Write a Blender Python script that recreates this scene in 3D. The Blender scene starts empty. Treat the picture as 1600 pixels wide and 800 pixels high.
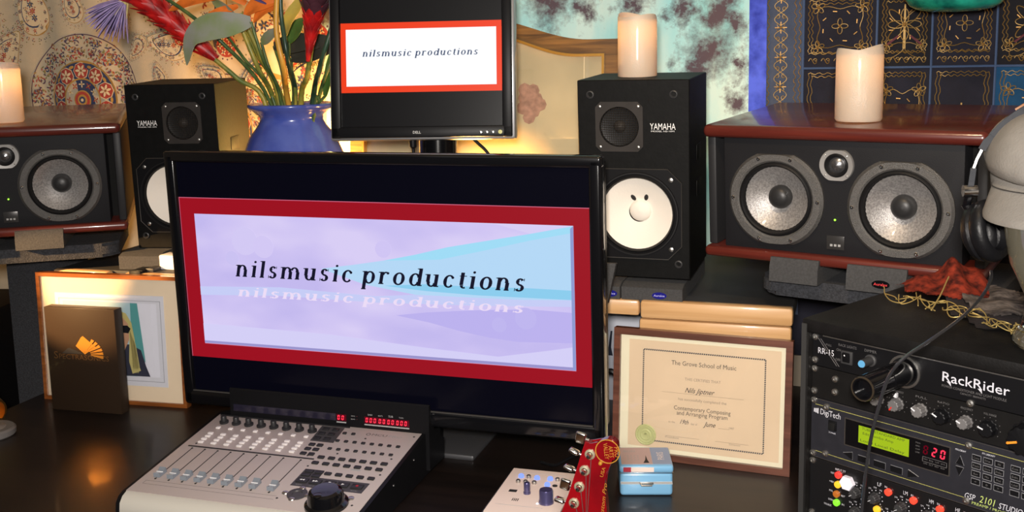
import bpy, bmesh, math, random
from mathutils import Vector, Matrix, Euler
PI = math.pi; R_ = math.radians
S = bpy.context.scene; COL = S.collection
random.seed(7)
# ---------------------------------------------------------------- camera
CAM = Vector((0, 0, 1.524)); FPX = 1626.4; CY = 318.4
RM = Matrix(((0.951815, -0.02506, 0.305647), (0.305935, 0.146677, -0.940686), (-0.021258, 0.988867, 0.147276)))
cam = bpy.data.cameras.new('camera'); cam.sensor_width = 36; cam.lens = FPX * 36 / 1600
cam.shift_y = -(400 - CY) / 1600; cam.clip_start = .05
co = bpy.data.objects.new('camera', cam); COL.objects.link(co)
co.matrix_world = Matrix.Translation(CAM) @ RM.to_4x4(); S.camera = co
# ---------------------------------------------------------------- world, lights, exposure
w = bpy.data.worlds.new('world'); S.world = w; w.use_nodes = True
w.node_tree.nodes['Background'].inputs[0].default_value = (.75, .8, 1, 1)
w.node_tree.nodes['Background'].inputs[1].default_value = .02
S.view_settings.view_transform = 'Standard'; S.view_settings.look = 'None'
S.view_settings.exposure = 0; S.view_settings.gamma = 1
def light(name, kind, loc, energy, col, size=.1, target=None, **k):
    l = bpy.data.lights.new(name, kind); l.energy = energy; l.color = col
    if kind == 'AREA': l.size = size
    else: l.shadow_soft_size = size
    for a, b in k.items(): setattr(l, a, b)
    o = bpy.data.objects.new(name, l); COL.objects.link(o); o.location = loc
    if target: o.rotation_euler = (Vector(target) - Vector(loc)).to_track_quat('-Z', 'Y').to_euler()
    return o
light('camera_flash', 'AREA', (0, -.1, 1.63), 50, (1, .93, .86), .12, (-.45, 2, 1.2))
light('ceiling_bounce', 'AREA', (-.6, .3, 2.55), 4, (1, .93, .85), 1.6, (-.7, 1.6, .9))

light('warm_left_spot', 'SPOT', (-2.25, .95, 1.42), 260, (1, .58, .24), .02, (-1.6, 1.9, 1.0), spot_size=R_(14), spot_blend=.25)
light('warm_ceiling_spot', 'SPOT', (-.15, .75, 2.5), 40, (1, .72, .42), .05, (-.1, 1.95, 1.25), spot_size=R_(48), spot_blend=.8)

# ---------------------------------------------------------------- helpers
def ray(u, v):
    return (RM @ Vector(((u - 800) / FPX, -(v - CY) / FPX, -1)))
def at(u, v, y):                     # point of the photo's pixel at world depth y
    d = ray(u, v); return CAM + d * (y / d.y)
def onz(u, v, z):
    d = ray(u, v); return CAM + d * ((z - CAM.z) / d.z)
class MB:
    def __init__(s): s.bm = bmesh.new(); s.fl = s.bm.faces.layers.int.new('mi')
    def _f(s, vs, mi=0):
        try: f = s.bm.faces.new(vs); f.material_index = mi; return f
        except ValueError: return None
    def box(s, c, d, bev=0, mi=0, rot=None, seg=2):
        b = bmesh.new(); bmesh.ops.create_cube(b, size=1)
        for v in b.verts: v.co = Vector((v.co.x * d[0], v.co.y * d[1], v.co.z * d[2]))
        if bev: bmesh.ops.bevel(b, geom=b.edges[:], offset=bev, segments=seg, affect='EDGES', profile=.5)
        m = Matrix.Translation(Vector(c)) @ (rot.to_matrix().to_4x4() if rot else Matrix())
        s.merge(b, m, mi); return s
    def merge(s, b, m=Matrix(), mi=0):
        vm = {}
        for v in b.verts: vm[v] = s.bm.verts.new(m @ v.co)
        for f in b.faces: s._f([vm[v] for v in f.verts], mi)
        b.free()
    def lathe(s, prof, c=(0, 0, 0), ax='z', n=32, mi=0, clamp=None, sx=1):
        rings = []
        for r, h in prof:
            if r < 1e-6: r = 1e-6
            ring = []
            for i in range(n):
                a = 2 * PI * i / n; x, y = r * math.cos(a) * sx, r * math.sin(a)
                if clamp: y = max(-clamp, min(clamp, y))
                p = (x, y, h) if ax == 'z' else (x, h, y)
                ring.append(s.bm.verts.new(Vector(c) + Vector(p)))
            rings.append(ring)
        for a, b in zip(rings, rings[1:]):
            for i in range(n): s._f([a[i], a[(i + 1) % n], b[(i + 1) % n], b[i]], mi)
        return s
    def tube(s, pts, r, n=6, mi=0, cap=True):
        pts = [Vector(p) for p in pts]; N = len(pts); rings = []; pv = None
        for i, p in enumerate(pts):
            t = (pts[min(i + 1, N - 1)] - pts[max(i - 1, 0)]).normalized()
            if pv is None:
                pv = t.orthogonal().normalized()
            else:
                pv = (pv - t * pv.dot(t)); pv = pv.normalized() if pv.length > 1e-9 else t.orthogonal().normalized()
            q = t.cross(pv); rr = r[i] if isinstance(r, (list, tuple)) else r
            rings.append([s.bm.verts.new(p + (pv * math.cos(2 * PI * k / n) + q * math.sin(2 * PI * k / n)) * rr) for k in range(n)])
        for a, b in zip(rings, rings[1:]):
            for k in range(n): s._f([a[k], a[(k + 1) % n], b[(k + 1) % n], b[k]], mi)
        if cap: s._f(rings[0][::-1], mi); s._f(rings[-1], mi)
        return s
    def prism(s, pts, d0, d1, ax='y', mi=0):   # 2d outline extruded between two depths
        def P(p, d): return (p[0], d, p[1]) if ax == 'y' else ((p[0], p[1], d) if ax == 'z' else (d, p[0], p[1]))
        a = [s.bm.verts.new(P(p, d0)) for p in pts]; b = [s.bm.verts.new(P(p, d1)) for p in pts]
        s._f(a, mi); s._f(b[::-1], mi)
        n = len(pts)
        for i in range(n): s._f([a[i], b[i], b[(i + 1) % n], a[(i + 1) % n]], mi)
        return s
    def poly(s, pts, mi=0): s._f([s.bm.verts.new(Vector(p)) for p in pts], mi); return s
    def sphere(s, c, r, sc=(1, 1, 1), n=16, mi=0, rot=None):
        b = bmesh.new(); bmesh.ops.create_uvsphere(b, u_segments=n, v_segments=max(6, n // 2), radius=r)
        m = Matrix.Translation(Vector(c)) @ (rot.to_matrix().to_4x4() if rot else Matrix()) @ Matrix.Diagonal((*sc, 1))
        s.merge(b, m, mi); return s
    def build(s, name, mats, parent=None, ang=35, kind=None, recalc=True):
        if recalc: bmesh.ops.recalc_face_normals(s.bm, faces=s.bm.faces[:])
        me = bpy.data.meshes.new(name); s.bm.to_mesh(me); s.bm.free()
        for m in (mats if isinstance(mats, (list, tuple)) else [mats]): me.materials.append(m)
        for p in me.polygons: p.use_smooth = True
        me.set_sharp_from_angle(angle=R_(ang))
        o = bpy.data.objects.new(name, me); COL.objects.link(o)
        if parent: o.parent = parent
        if kind: o['kind'] = kind
        return o
def cut(o, holes):                   # round openings (x, z, radius, depth) bored into the front of a part
    mb = MB()
    for x, z, r, d in holes: mb.lathe([(1e-6, -.05), (r, -.05), (r, d), (1e-6, d)], (x, 0, z), 'y', 48)
    c = mb.build('cutter', []); md = o.modifiers.new('b', 'BOOLEAN'); md.object = c; md.operation = 'DIFFERENCE'; md.solver = 'EXACT'
    c.parent = o.parent; dg = bpy.context.evaluated_depsgraph_get(); dg.update()
    me = bpy.data.meshes.new_from_object(o.evaluated_get(dg)); o.modifiers.clear(); old = o.data; o.data = me; me.name = o.name
    bpy.data.objects.remove(c); me.set_sharp_from_angle(angle=R_(30)); return o
def put(src, loc, parent=None, rot=None, name=None):        # a further alike part sharing mesh data
    o = src.copy(); COL.objects.link(o); o.location = loc
    if parent: o.parent = parent
    if rot: o.rotation_euler = rot
    return o
def empty(name, loc, rot=(0, 0, 0)):
    o = bpy.data.objects.new(name, None); COL.objects.link(o); o.location = loc; o.rotation_euler = rot
    o.empty_display_size = .05; return o
def tag(o, label, cat, group=None, kind=None):
    o['label'] = label; o['category'] = cat
    if group: o['group'] = group
    if kind: o['kind'] = kind
    return o
def struct(o): o['kind'] = 'structure'; return o
# ---- lettering: built-in font outlines laid on the plane y = 0 of a thing, facing -y (or on z, facing up)
def text(s, x, z, width, parent, mat, y=-.0006, name='lettering', height=None, shear=0, align='l', up=False, flip=1, ext=0, space=1, rotz=0):
    cu = bpy.data.curves.new('t', 'FONT'); cu.body = s; cu.shear = shear; cu.resolution_u = 2; cu.space_character = space; cu.extrude = ext
    o = bpy.data.objects.new('t', cu); COL.objects.link(o); dg = bpy.context.evaluated_depsgraph_get(); dg.update()
    me = bpy.data.meshes.new_from_object(o.evaluated_get(dg)); bpy.data.objects.remove(o); bpy.data.curves.remove(cu)
    xs = [v.co.x for v in me.vertices]; ys = [v.co.y for v in me.vertices]
    x0, x1, y0 = min(xs), max(xs), min(ys); sx = width / (x1 - x0); sy = sx if height is None else height / (max(ys) - 0)
    for v in me.vertices:
        X = (v.co.x - x0) * sx; Y = v.co.y * sy; Z = v.co.z
        if align == 'c': X -= width / 2
        X, Y = X * math.cos(rotz) - Y * math.sin(rotz), X * math.sin(rotz) + Y * math.cos(rotz)
        v.co = Vector((x + X, z + Y, y + Z)) if up else Vector((x + X, y - Z, z + Y * flip))
    me.materials.append(mat); me.name = name
    ob = bpy.data.objects.new(name, me); COL.objects.link(ob); ob.parent = parent; return ob
# ---- a small serif italic made of swelling strokes, for the screens
def serif_text(txt, x, z, width, parent, mat, y, slant=.2, name='lettering', squash=1):
    mb = MB(); W, T, H = .25, .11, .09
    def quad(x0, y0, x1, y1, w0):
        d = Vector((x1 - x0, y1 - y0)); n = Vector((-d.y, d.x)).normalized() * w0 / 2
        polys.append([(x0 + n.x, y0 + n.y), (x1 + n.x, y1 + n.y), (x1 - n.x, y1 - n.y), (x0 - n.x, y0 - n.y)])
    def arc(cx, cy, rx, ry, a0, a1, n=14):
        P = []
        for i in range(n + 1):
            t = R_(a0 + (a1 - a0) * i / n); c, s_ = math.cos(t), math.sin(t)
            wd = T + (W - T) * abs(c) ** 1.5
            P.append(((cx + (rx - wd / 2) * c + wd / 2 * c, cy + (ry - wd / 2) * s_ + wd / 2 * s_), (cx + (rx - wd / 2) * c - wd / 2 * c, cy + (ry - wd / 2) * s_ - wd / 2 * s_)))
        for (a, b), (c2, d2) in zip(P, P[1:]): polys.append([a, c2, d2, b])
    def stem(cx, y0, y1): quad(cx, y0, cx, y1, W)
    def foot(cx, yy, l=.17, r=.17): quad(cx - l, yy + H / 2, cx + r, yy + H / 2, H)
    def flag(cx, yy): polys.append([(cx - W / 2 - .13, yy - .06), (cx - W / 2, yy - .1), (cx + W / 2, yy), (cx - .02, yy), (cx - W / 2 - .13, yy - .02)])
    def dot(cx, cy, r=.1): polys.append([(cx + r * math.cos(k * PI / 5), cy + r * math.sin(k * PI / 5)) for k in range(10)])
    cur = 0; allp = []
    adv = dict(n=1.08, i=.52, l=.52, s=.86, m=1.6, u=1.08, c=.92, p=1.06, r=.84, o=1.02, d=1.06, t=.68)
    for ch in txt:
        polys = []
        if ch == ' ': cur += .5; continue
        if ch in 'nm':
            stem(.2, 0, 1); foot(.2, 0); flag(.2, 1)
            for k in range(1 if ch == 'n' else 2):
                xx = .2 + .55 * k; arc(xx + .27, .6, .35, .42, 150, 0); stem(xx + .55, 0, .62); foot(xx + .55, 0)
        elif ch == 'u':
            stem(.2, .38, 1); flag(.2, 1); arc(.47, .4, .35, .42, 180, 335); stem(.77, 0, 1); flag(.77, 1); foot(.81, 0, 0, .17)
        elif ch == 'i': stem(.22, 0, 1); foot(.22, 0); flag(.22, 1); dot(.24, 1.3)
        elif ch == 'l': stem(.22, 0, 1.42); foot(.22, 0); flag(.22, 1.42)
        elif ch == 's':
            arc(.36, .75, .27, .27, 30, 255); arc(.38, .26, .31, .28, 80, -150); quad(.62, .8, .62, 1.0, .05); quad(.09, 0, .09, .24, .05)
            quad(.26, .54, .5, .46, .14)
        elif ch == 'c': arc(.46, .5, .4, .52, 48, 318); dot(.68, .8, .1)
        elif ch == 'o': arc(.48, .5, .42, .52, 0, 360, 24)
        elif ch == 'p': stem(.2, -.48, 1); foot(.2, -.5); flag(.2, 1); arc(.52, .5, .4, .52, 150, -150, 20)
        elif ch == 'd': stem(.8, 0, 1.42); flag(.8, 1.42); foot(.86, 0, 0, .15); arc(.46, .5, .4, .52, 30, 330, 20)
        elif ch == 'r': stem(.2, 0, 1); foot(.2, 0, .17, .2); flag(.2, 1); arc(.48, .64, .34, .38, 150, 70); dot(.62, .9, .1)
        elif ch == 't': stem(.28, .25, 1.25); quad(.08, .97, .58, .97, .06); arc(.46, .24, .26, .26, 180, 300)
        for P in polys: allp.append([(a + cur, b) for a, b in P])
        cur += adv[ch] + .13
    sc = width / (cur - .2)
    for k, P in enumerate(allp):
        mb.poly([(x + (a + slant * b * squash) * sc, y - k * 1e-7, z + b * sc * squash) for a, b in P])
    return mb.build(name, mat, parent)
# ---- materials
def mat(name, col, rough=.5, metal=0, coat=0, bump=0, bscale=200, var=0, vscale=30, col2=None, emit=None, es=1, spec=.5, trans=0, ior=1.45, sss=0, aniso=0, alpha=1):
    m = bpy.data.materials.new(name); m.use_nodes = True; nt = m.node_tree; b = nt.nodes['Principled BSDF']; I = b.inputs
    I['Base Color'].default_value = (*col, 1); I['Roughness'].default_value = rough; I['Metallic'].default_value = metal
    I['Coat Weight'].default_value = coat; I['Coat Roughness'].default_value = .08; I['Specular IOR Level'].default_value = spec
    I['Transmission Weight'].default_value = trans; I['IOR'].default_value = ior; I['Alpha'].default_value = alpha
    if sss: I['Subsurface Weight'].default_value = sss; I['Subsurface Radius'].default_value = (.02, .01, .005)
    if aniso: I['Anisotropic'].default_value = aniso
    if emit: I['Emission Color'].default_value = (*emit, 1); I['Emission Strength'].default_value = es
    if var or bump:
        tc = nt.nodes.new('ShaderNodeTexCoord')
    if var:
        n = nt.nodes.new('ShaderNodeTexNoise'); n.inputs['Scale'].default_value = vscale; n.inputs['Detail'].default_value = 6
        nt.links.new(tc.outputs['Object'], n.inputs['Vector'])
        r = nt.nodes.new('ShaderNodeValToRGB'); c2 = col2 or tuple(c * (1 - var) for c in col)
        r.color_ramp.elements[0].position = .35; r.color_ramp.elements[1].position = .65
        r.color_ramp.elements[0].color = (*c2, 1); r.color_ramp.elements[1].color = (*col, 1)
        nt.links.new(n.outputs['Fac'], r.inputs[0]); nt.links.new(r.outputs[0], I['Base Color'])
    if bump:
        n2 = nt.nodes.new('ShaderNodeTexNoise'); n2.inputs['Scale'].default_value = bscale; n2.inputs['Detail'].default_value = 3
        nt.links.new(tc.outputs['Object'], n2.inputs['Vector'])
        bp = nt.nodes.new('ShaderNodeBump'); bp.inputs['Strength'].default_value = bump; bp.inputs['Distance'].default_value = .002
        nt.links.new(n2.outputs['Fac'], bp.inputs['Height']); nt.links.new(bp.outputs[0], I['Normal'])
    return m
def wood(name, c1, c2, scale=14, rough=.35, axis='x', coat=.3):
    m = mat(name, c1, rough, coat=coat); nt = m.node_tree; b = nt.nodes['Principled BSDF']
    tc = nt.nodes.new('ShaderNodeTexCoord'); mp = nt.nodes.new('ShaderNodeMapping')
    k = {'x': (.08, 1, 1), 'y': (1, .08, 1), 'z': (1, 1, .08)}[axis]
    mp.inputs['Scale'].default_value = tuple(a * scale for a in k)
    n = nt.nodes.new('ShaderNodeTexNoise'); n.inputs['Scale'].default_value = 5; n.inputs['Detail'].default_value = 8; n.inputs['Distortion'].default_value = .6
    r = nt.nodes.new('ShaderNodeValToRGB'); r.color_ramp.elements[0].color = (*c2, 1); r.color_ramp.elements[1].color = (*c1, 1)
    r.color_ramp.elements[0].position = .3; r.color_ramp.elements[1].position = .7
    L = nt.links.new; L(tc.outputs['Object'], mp.inputs[0]); L(mp.outputs[0], n.inputs['Vector']); L(n.outputs['Fac'], r.inputs[0]); L(r.outputs[0], b.inputs['Base Color'])
    return m
def glow(name, col, s=1): return mat(name, (.0, .0, .0), .4, emit=col, es=s, spec=.2)
def hexc(h):
    c = [int(h[i:i + 2], 16) / 255 for i in (0, 2, 4)]
    return tuple(x / 12.92 if x <= .04045 else ((x + .055) / 1.055) ** 2.4 for x in c)
BLACK = mat('black_plastic', (.006, .006, .007), .42, spec=.2)
GLOSSB = mat('gloss_black', (.004, .004, .005), .15, coat=.25)
MATTEB = mat('matte_black', (.006, .006, .006), .8, spec=.2)
CHROME = mat('chrome', (.75, .74, .72), .16, 1)
STEEL = mat('brushed_steel', (.5, .49, .47), .38, 1)
GOLD = mat('gold_metal', (.85, .55, .2), .3, 1)
WHITEP = mat('white_print', (.8, .8, .8), .6)
GREYP = mat('grey_print', (.35, .35, .35), .6)
INK = mat('dark_ink', (.02, .018, .018), .7)
CARPET = mat('charcoal_carpet', (.045, .047, .055), .95, bump=.9, bscale=420, var=.5, vscale=300)
FOAM = mat('grey_foam', (.06, .06, .062), .95, bump=.5, bscale=600, var=.25, vscale=250)
DGREY = mat('dark_grey_plastic', (.035, .035, .037), .45)

# ---------------------------------------------------------------- the setting
DZ = .74; WY = 2.45
WALLM = mat('warm_plaster', (.42, .36, .28), .9, bump=.1, bscale=60)
for nm, c, d in (('wall_back', (-.6, 2.53, 1.3), (5.2, .1, 2.6)), ('wall_left', (-3.15, .9, 1.3), (.1, 3.4, 2.6)), ('wall_right', (1.95, .9, 1.3), (.1, 3.4, 2.6)), ('ceiling', (-.6, .9, 2.65), (5.2, 3.4, .1))):
    struct(MB().box(c, d).build(nm, WALLM))
struct(MB().box((-.6, .9, -.05), (5.2, 3.4, .1)).build('floor', wood('floor_wood', (.16, .08, .04), (.09, .045, .02), 6, axis='x')))
# ---- desk and the raised shelf on it
DESKM = wood('dark_desk_veneer', (.016, .0095, .0075), (.006, .004, .0035), 5, .4, 'x', .12)
desk = empty('desk', (-.9, 1.88, 0)); tag(desk, 'dark brown desk with a scuffed glossy top under all the equipment', 'desk')
def rel(p): return (p[0] + .9, p[1] - 1.88, p[2])
m = MB(); pts = []
for cx, cy, r, a0 in ((-1.80 + .12, 1.365 + .12, .12, 180), (-.055 - .02, 1.365 + .02, .02, 270), (-.055 - .01, 2.4 - .01, .01, 0), (-1.80 + .02, 2.4 - .02, .02, 90)):
    for k in range(7): a = R_(a0 + 15 * k); pts.append((cx + r * math.cos(a) + .9, cy + r * math.sin(a) - 1.88))
m.prism(pts, DZ - .035, DZ, 'z'); m.build('desktop', DESKM, desk)
for x, y in ((-1.72, 1.5), (-.14, 1.5), (-1.72, 2.3), (-.14, 2.3)):
    MB().box(rel((x, y, (DZ - .035) / 2)), (.06, .06, DZ - .035), .004).build('leg', DESKM, desk)
SHZ = 1.04
MAPLE = wood('maple_edge', (.66, .40, .19), (.52, .29, .12), 12, .4, 'x', .3)
SHELFT = mat('dark_shelf_laminate', (.03, .031, .034), .6, var=.6, vscale=7, col2=(.018, .017, .017))
shelf = empty('raised_shelf', (-.9, 2.17, DZ)); tag(shelf, 'dark raised shelf with pale wood front edge carrying the upright loudspeakers', 'shelf')
def rs(p): return (p[0] + .9, p[1] - 2.17, p[2] - DZ)
MB().box(rs((-.918, 2.185, SHZ - .016)), (1.66, .47, .032), .003).build('shelf_board', SHELFT, shelf)
def plank(x0, x1, z0, z1, y0=1.926, y1=1.95, r=.006):
    MB().box(rs(((x0 + x1) / 2, (y0 + y1) / 2, (z0 + z1) / 2)), (x1 - x0, y1 - y0, z1 - z0), r).build('edge_plank', MAPLE, shelf)
plank(-.372, -.088, 1.006, 1.041); plank(-.375, -.09, .975, 1.0045, 1.93); plank(-.95, -.375, 1.008, 1.0395, 1.934)
plank(-1.752, -1.60, 1.008, 1.0405); plank(-1.555, -1.2, 1.008, 1.0405)
for x in (-1.72, -.125, -.9): MB().box(rs((x, 2.2, (SHZ - .032 + DZ) / 2)), (.03, .4, SHZ - .032 - DZ), .002).build('support_panel', SHELFT, shelf)

# ---- wall hangings
def wave(x, z): return .004 * math.sin(x * 23 + 1.3 * z) + .003 * math.sin(x * 51 + 4 * z) + .002 * math.sin(z * 19 + x * 5)
def cloth(name, x0, x1, z0, z1, m, y=WY, nx=60, nz=40, parent=None):
    mb = MB(); V = [[mb.bm.verts.new((x0 + (x1 - x0) * i / nx, y + wave(x0 + (x1 - x0) * i / nx, z0 + (z1 - z0) * j / nz), z0 + (z1 - z0) * j / nz)) for i in range(nx + 1)] for j in range(nz + 1)]
    for j in range(nz):
        for i in range(nx): mb._f([V[j][i], V[j][i + 1], V[j + 1][i + 1], V[j + 1][i]])
    return mb.build(name, m, parent, recalc=False)
LINEN = mat('cream_linen', hexc('d0c2a8'), .95, bump=.35, bscale=700, var=.1, vscale=9)
t1 = empty('mandala_tapestry', (-2.0, WY, 1.4)); tag(t1, 'cream cotton wall hanging block printed with round floral mandalas', 'tapestry')
T1 = Vector((-2.0, WY, 1.4))
def unparent_shift(o, v):
    for vv in o.data.vertices: vv.co -= v
cl = cloth('cloth', -2.9, -1.288, .7, 2.3, LINEN, parent=t1); unparent_shift(cl, T1)
PR = {k: mat('print_' + k, hexc(v), .95) for k, v in dict(navy='3c4668', red='a8443c', ochre='b08a4a', olive='7c7a4c', rust='8c5a3c', cream='d8c8a8', plum='5c4458', teal='566e74').items()}
PK = list(PR); PM = list(PR.values())
class Print:                                         # flat fabric print that follows the cloth's folds
    def __init__(s): s.mb = MB(); s.k = 0
    def shape(s, pts, c):
        s.k += 1; d = .0012 + (s.k % 400) * 2e-6
        s.mb.poly([(x, WY + wave(x, z) - d - s.lift, z) for x, z in pts], PK.index(c))
    lift = 0
    def disc(s, x, z, r, c, n=14, sx=1, rot=0):
        s.shape([(x + r * (sx * math.cos(2 * PI * k / n) * math.cos(rot) - math.sin(2 * PI * k / n) * math.sin(rot)), z + r * (sx * math.cos(2 * PI * k / n) * math.sin(rot) + math.sin(2 * PI * k / n) * math.cos(rot))) for k in range(n)], c)
    def ring(s, x, z, r0, r1, c, a0=0, a1=360, n=40):
        for k in range(n):
            a, b = R_(a0 + (a1 - a0) * k / n), R_(a0 + (a1 - a0) * (k + 1) / n)
            s.k -= 1; s.shape([(x + r0 * math.cos(a), z + r0 * math.sin(a)), (x + r1 * math.cos(a), z + r1 * math.sin(a)), (x + r1 * math.cos(b), z + r1 * math.sin(b)), (x + r0 * math.cos(b), z + r0 * math.sin(b))], c)
    def flower(s, x, z, r, c, c2='ochre', n=5):
        a0 = random.random() * 6
        for k in range(n):
            a = a0 + 2 * PI * k / n; s.disc(x + r * .55 * math.cos(a), z + r * .55 * math.sin(a), r * .45, c, 6, .45, a + PI / 2)
        s.disc(x, z, r * .25, c2, 6)
    def sprig(s, x, z, r):
        a = random.random() * 6
        for k in range(random.choice((2, 3, 4))):
            b = a + k * 1.9 + random.random() * .5
            s.disc(x + r * .6 * math.cos(b), z + r * .6 * math.sin(b), r * .5, random.choice(('navy', 'red', 'ochre', 'olive', 'plum', 'rust', 'plum', 'red')), 6, .4, b)
    def mandala(s, x, z, R):
        s.lift = 0
        s.ring(x, z, R * .985, R, 'plum', n=70)
        for k in range(430):
            a = random.random() * 2 * PI; rr = R * math.sqrt(random.uniform(.38, .95)); s.sprig(x + rr * math.cos(a), z + rr * math.sin(a), R * .055)
        s.lift = .001; s.disc(x, z, R * .6, 'ochre', 40); s.lift = .0018; s.disc(x, z, R * .575, 'navy', 40)
        s.lift = .0026
        for k in range(10):
            a = R_(18 + 36 * k); px, pz = x + R * .445 * math.cos(a), z + R * .445 * math.sin(a)
            s.lift = .0026; s.disc(px, pz, R * .135, 'cream', 8); s.lift = .0032; s.disc(px, pz, R * .123, 'red', 8); s.lift = .004; s.flower(px, pz, R * .1, 'cream', 'rust', 6)
            b = a + R_(18); s.disc(x + R * .52 * math.cos(b), z + R * .52 * math.sin(b), R * .045, 'ochre', 8, .5, b)
        s.lift = .0032; s.ring(x, z, R * .31, R * .335, 'ochre'); s.lift = .004
        for k in range(12):
            a = R_(30 * k); s.flower(x + R * .24 * math.cos(a), z + R * .24 * math.sin(a), R * .055, 'cream' if k % 2 else 'red', 'ochre', 4)
        s.disc(x, z, R * .15, 'ochre', 18); s.lift = .0048; s.disc(x, z, R * .13, 'red', 18); s.lift = .0056; s.disc(x, z, R * .085, 'ochre', 14); s.lift = .0064; s.disc(x, z, R * .055, 'navy', 10); s.lift = .0072; s.disc(x, z, R * .025, 'cream', 8); s.lift = 0
    def paisley(s, x, z, R, rot):
        def tp(u, v): return (x + R * (u * math.cos(rot) - v * math.sin(rot)), z + R * (u * math.sin(rot) + v * math.cos(rot)))
        def outl(k): return [tp(k * (.55 * math.cos(a) * (1 - .45 * math.sin(a)) + .18 * max(0, math.sin(a)) ** 2), k * (.95 * math.sin(a))) for a in [2 * PI * i / 26 for i in range(26)]]
        s.lift = .0002
        for px, pz in outl(1.16): s.sprig(px, pz, R * .075)
        s.lift = .0004; s.shape(outl(1.0), 'ochre'); s.lift = .001; s.shape(outl(.97), 'cream'); s.lift = .0018; s.shape(outl(.72), 'navy'); s.lift = .0026; s.shape(outl(.66), 'cream'); s.lift = .0034
        for k in range(46):
            a = random.random() * 6.28; rr = random.uniform(.1, .66) if k % 3 else random.uniform(.74, .93); q = tp(rr * (.55 * math.cos(a) * (1 - .45 * math.sin(a)) + .18 * max(0, math.sin(a)) ** 2), rr * .95 * math.sin(a)); s.sprig(*q, R * .07)
        for px, pz in outl(1.3): s.disc(px, pz, R * .022, 'olive', 6)
        for k in range(14):
            a = 2 * PI * k / 14; q = tp(.81 * .55 * math.cos(a) * (1 - .45 * math.sin(a)), .81 * .95 * math.sin(a)); s.flower(*q, R * .07, random.choice(('red', 'navy', 'olive')))
        for v in (-.35, -.12, .1, .32): s.flower(*tp(0, v), R * .12, random.choice(('red', 'red', 'navy')), 'ochre', 6)
        s.lift = 0
    def build(s, name, parent, off):
        o = s.mb.build(name, PM, parent, recalc=False); unparent_shift(o, off); return o
def WP(u, v, y=WY): p = at(u, v, y); return p.x, p.z
P = Print(); P.mandala(*WP(133, 156), .185); P.build('printed_mandala', t1, T1)
P = Print(); P.mandala(*WP(352, 205), .155); P.build('printed_mandala', t1, T1)
for u, v, R, ro in ((48, 12, .085, .3), (12, 82, .08, -.5), (112, 8, .055, .4), (-30, 30, .08, 1), (215, 75, .04, 2.6), (180, -25, .06, -1), (330, 120, .05, 1.2), (250, 118, .035, .5), (262, 70, .07, 1.5), (300, 15, .12, 1.9), (425, 60, .12, .5), (230, -20, .07, .9), (470, 130, .1, -.4), (400, 120, .06, 2.2), (185, 20, .05, .2)):
    P = Print(); P.paisley(*WP(u, v), R, ro); P.build('printed_paisley', t1, T1)
for u, v, R in ((355, 72, .03), (285, 60, .02), (456, 85, .03), (500, 60, .035)):
    P = Print(); x, z = WP(u, v); P.lift = .005
    for k in range(16): a = 2 * PI * k / 16; P.disc(x + R * 1.2 * math.cos(a), z + R * 1.2 * math.sin(a), R * .09, 'plum', 6)
    P.disc(x, z, R, 'red', 18); P.lift = .006
    for k in range(6): a = 2 * PI * k / 6; P.flower(x + R * .62 * math.cos(a), z + R * .62 * math.sin(a), R * .3, 'cream', 'navy', 4)
    P.flower(x, z, R * .35, 'cream', 'ochre'); P.build('printed_rosette', t1, T1)

for k in range(12):                                      # the print goes on above the frame
    P = Print(); P.paisley(-2.65 + .24 * (k % 6) + .08 * (k // 6), 1.8 + .22 * (k // 6) + .03 * math.sin(k * 2.2), .085, k * 1.3); P.build('printed_paisley', t1, T1)
# tie dye: blots are dye in the cloth
td = mat('tie_dye_cotton', hexc('b4ecec'), .9, bump=.35, bscale=70); nt = td.node_tree; L = nt.links.new; bs = nt.nodes['Principled BSDF']
tc = nt.nodes.new('ShaderNodeTexCoord')
ns = nt.nodes.new('ShaderNodeTexNoise'); ns.inputs['Scale'].default_value = 16; ns.inputs['Detail'].default_value = 9; ns.inputs['Roughness'].default_value = .7
L(tc.outputs['Object'], ns.inputs['Vector'])
mx = nt.nodes.new('ShaderNodeMixRGB'); mx.blend_type = 'LINEAR_LIGHT'; mx.inputs[0].default_value = .085; L(tc.outputs['Object'], mx.inputs[1]); L(ns.outputs['Color'], mx.inputs[2])
dmin = None
T2 = Vector((-.75, WY, 1.5))
for u, v, r in ((860, 5, .0585), (912, 18, .0390), (990, 2, .0390), (1070, 12, .0390), (1105, 85, .0608), (1128, 20, .0546), (1150, 45, .0429), (1150, 155, .0351), (1040, 20, .03), (1090, 100, .0429), (530, 60, .0312), (515, 25, .0390), (1160, 100, .03)):
    x, z = WP(u, v); n = nt.nodes.new('ShaderNodeVectorMath'); n.operation = 'DISTANCE'; L(mx.outputs[0], n.inputs[0]); n.inputs[1].default_value = (x - T2.x, 0.0, z - T2.z)
    d = nt.nodes.new('ShaderNodeMath'); d.operation = 'DIVIDE'; d.inputs[1].default_value = r; L(n.outputs['Value'], d.inputs[0])
    if dmin is None: dmin = d
    else: k = nt.nodes.new('ShaderNodeMath'); k.operation = 'MINIMUM'; L(dmin.outputs[0], k.inputs[0]); L(d.outputs[0], k.inputs[1]); dmin = k
n2 = nt.nodes.new('ShaderNodeTexNoise'); n2.inputs['Scale'].default_value = 26; n2.inputs['Detail'].default_value = 8; n2.inputs['Roughness'].default_value = .75; L(tc.outputs['Object'], n2.inputs['Vector'])
ad = nt.nodes.new('ShaderNodeMath'); ad.operation = 'MULTIPLY_ADD'; ad.inputs[1].default_value = 1.5; L(n2.outputs['Fac'], ad.inputs[0]); L(dmin.outputs[0], ad.inputs[2])
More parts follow.
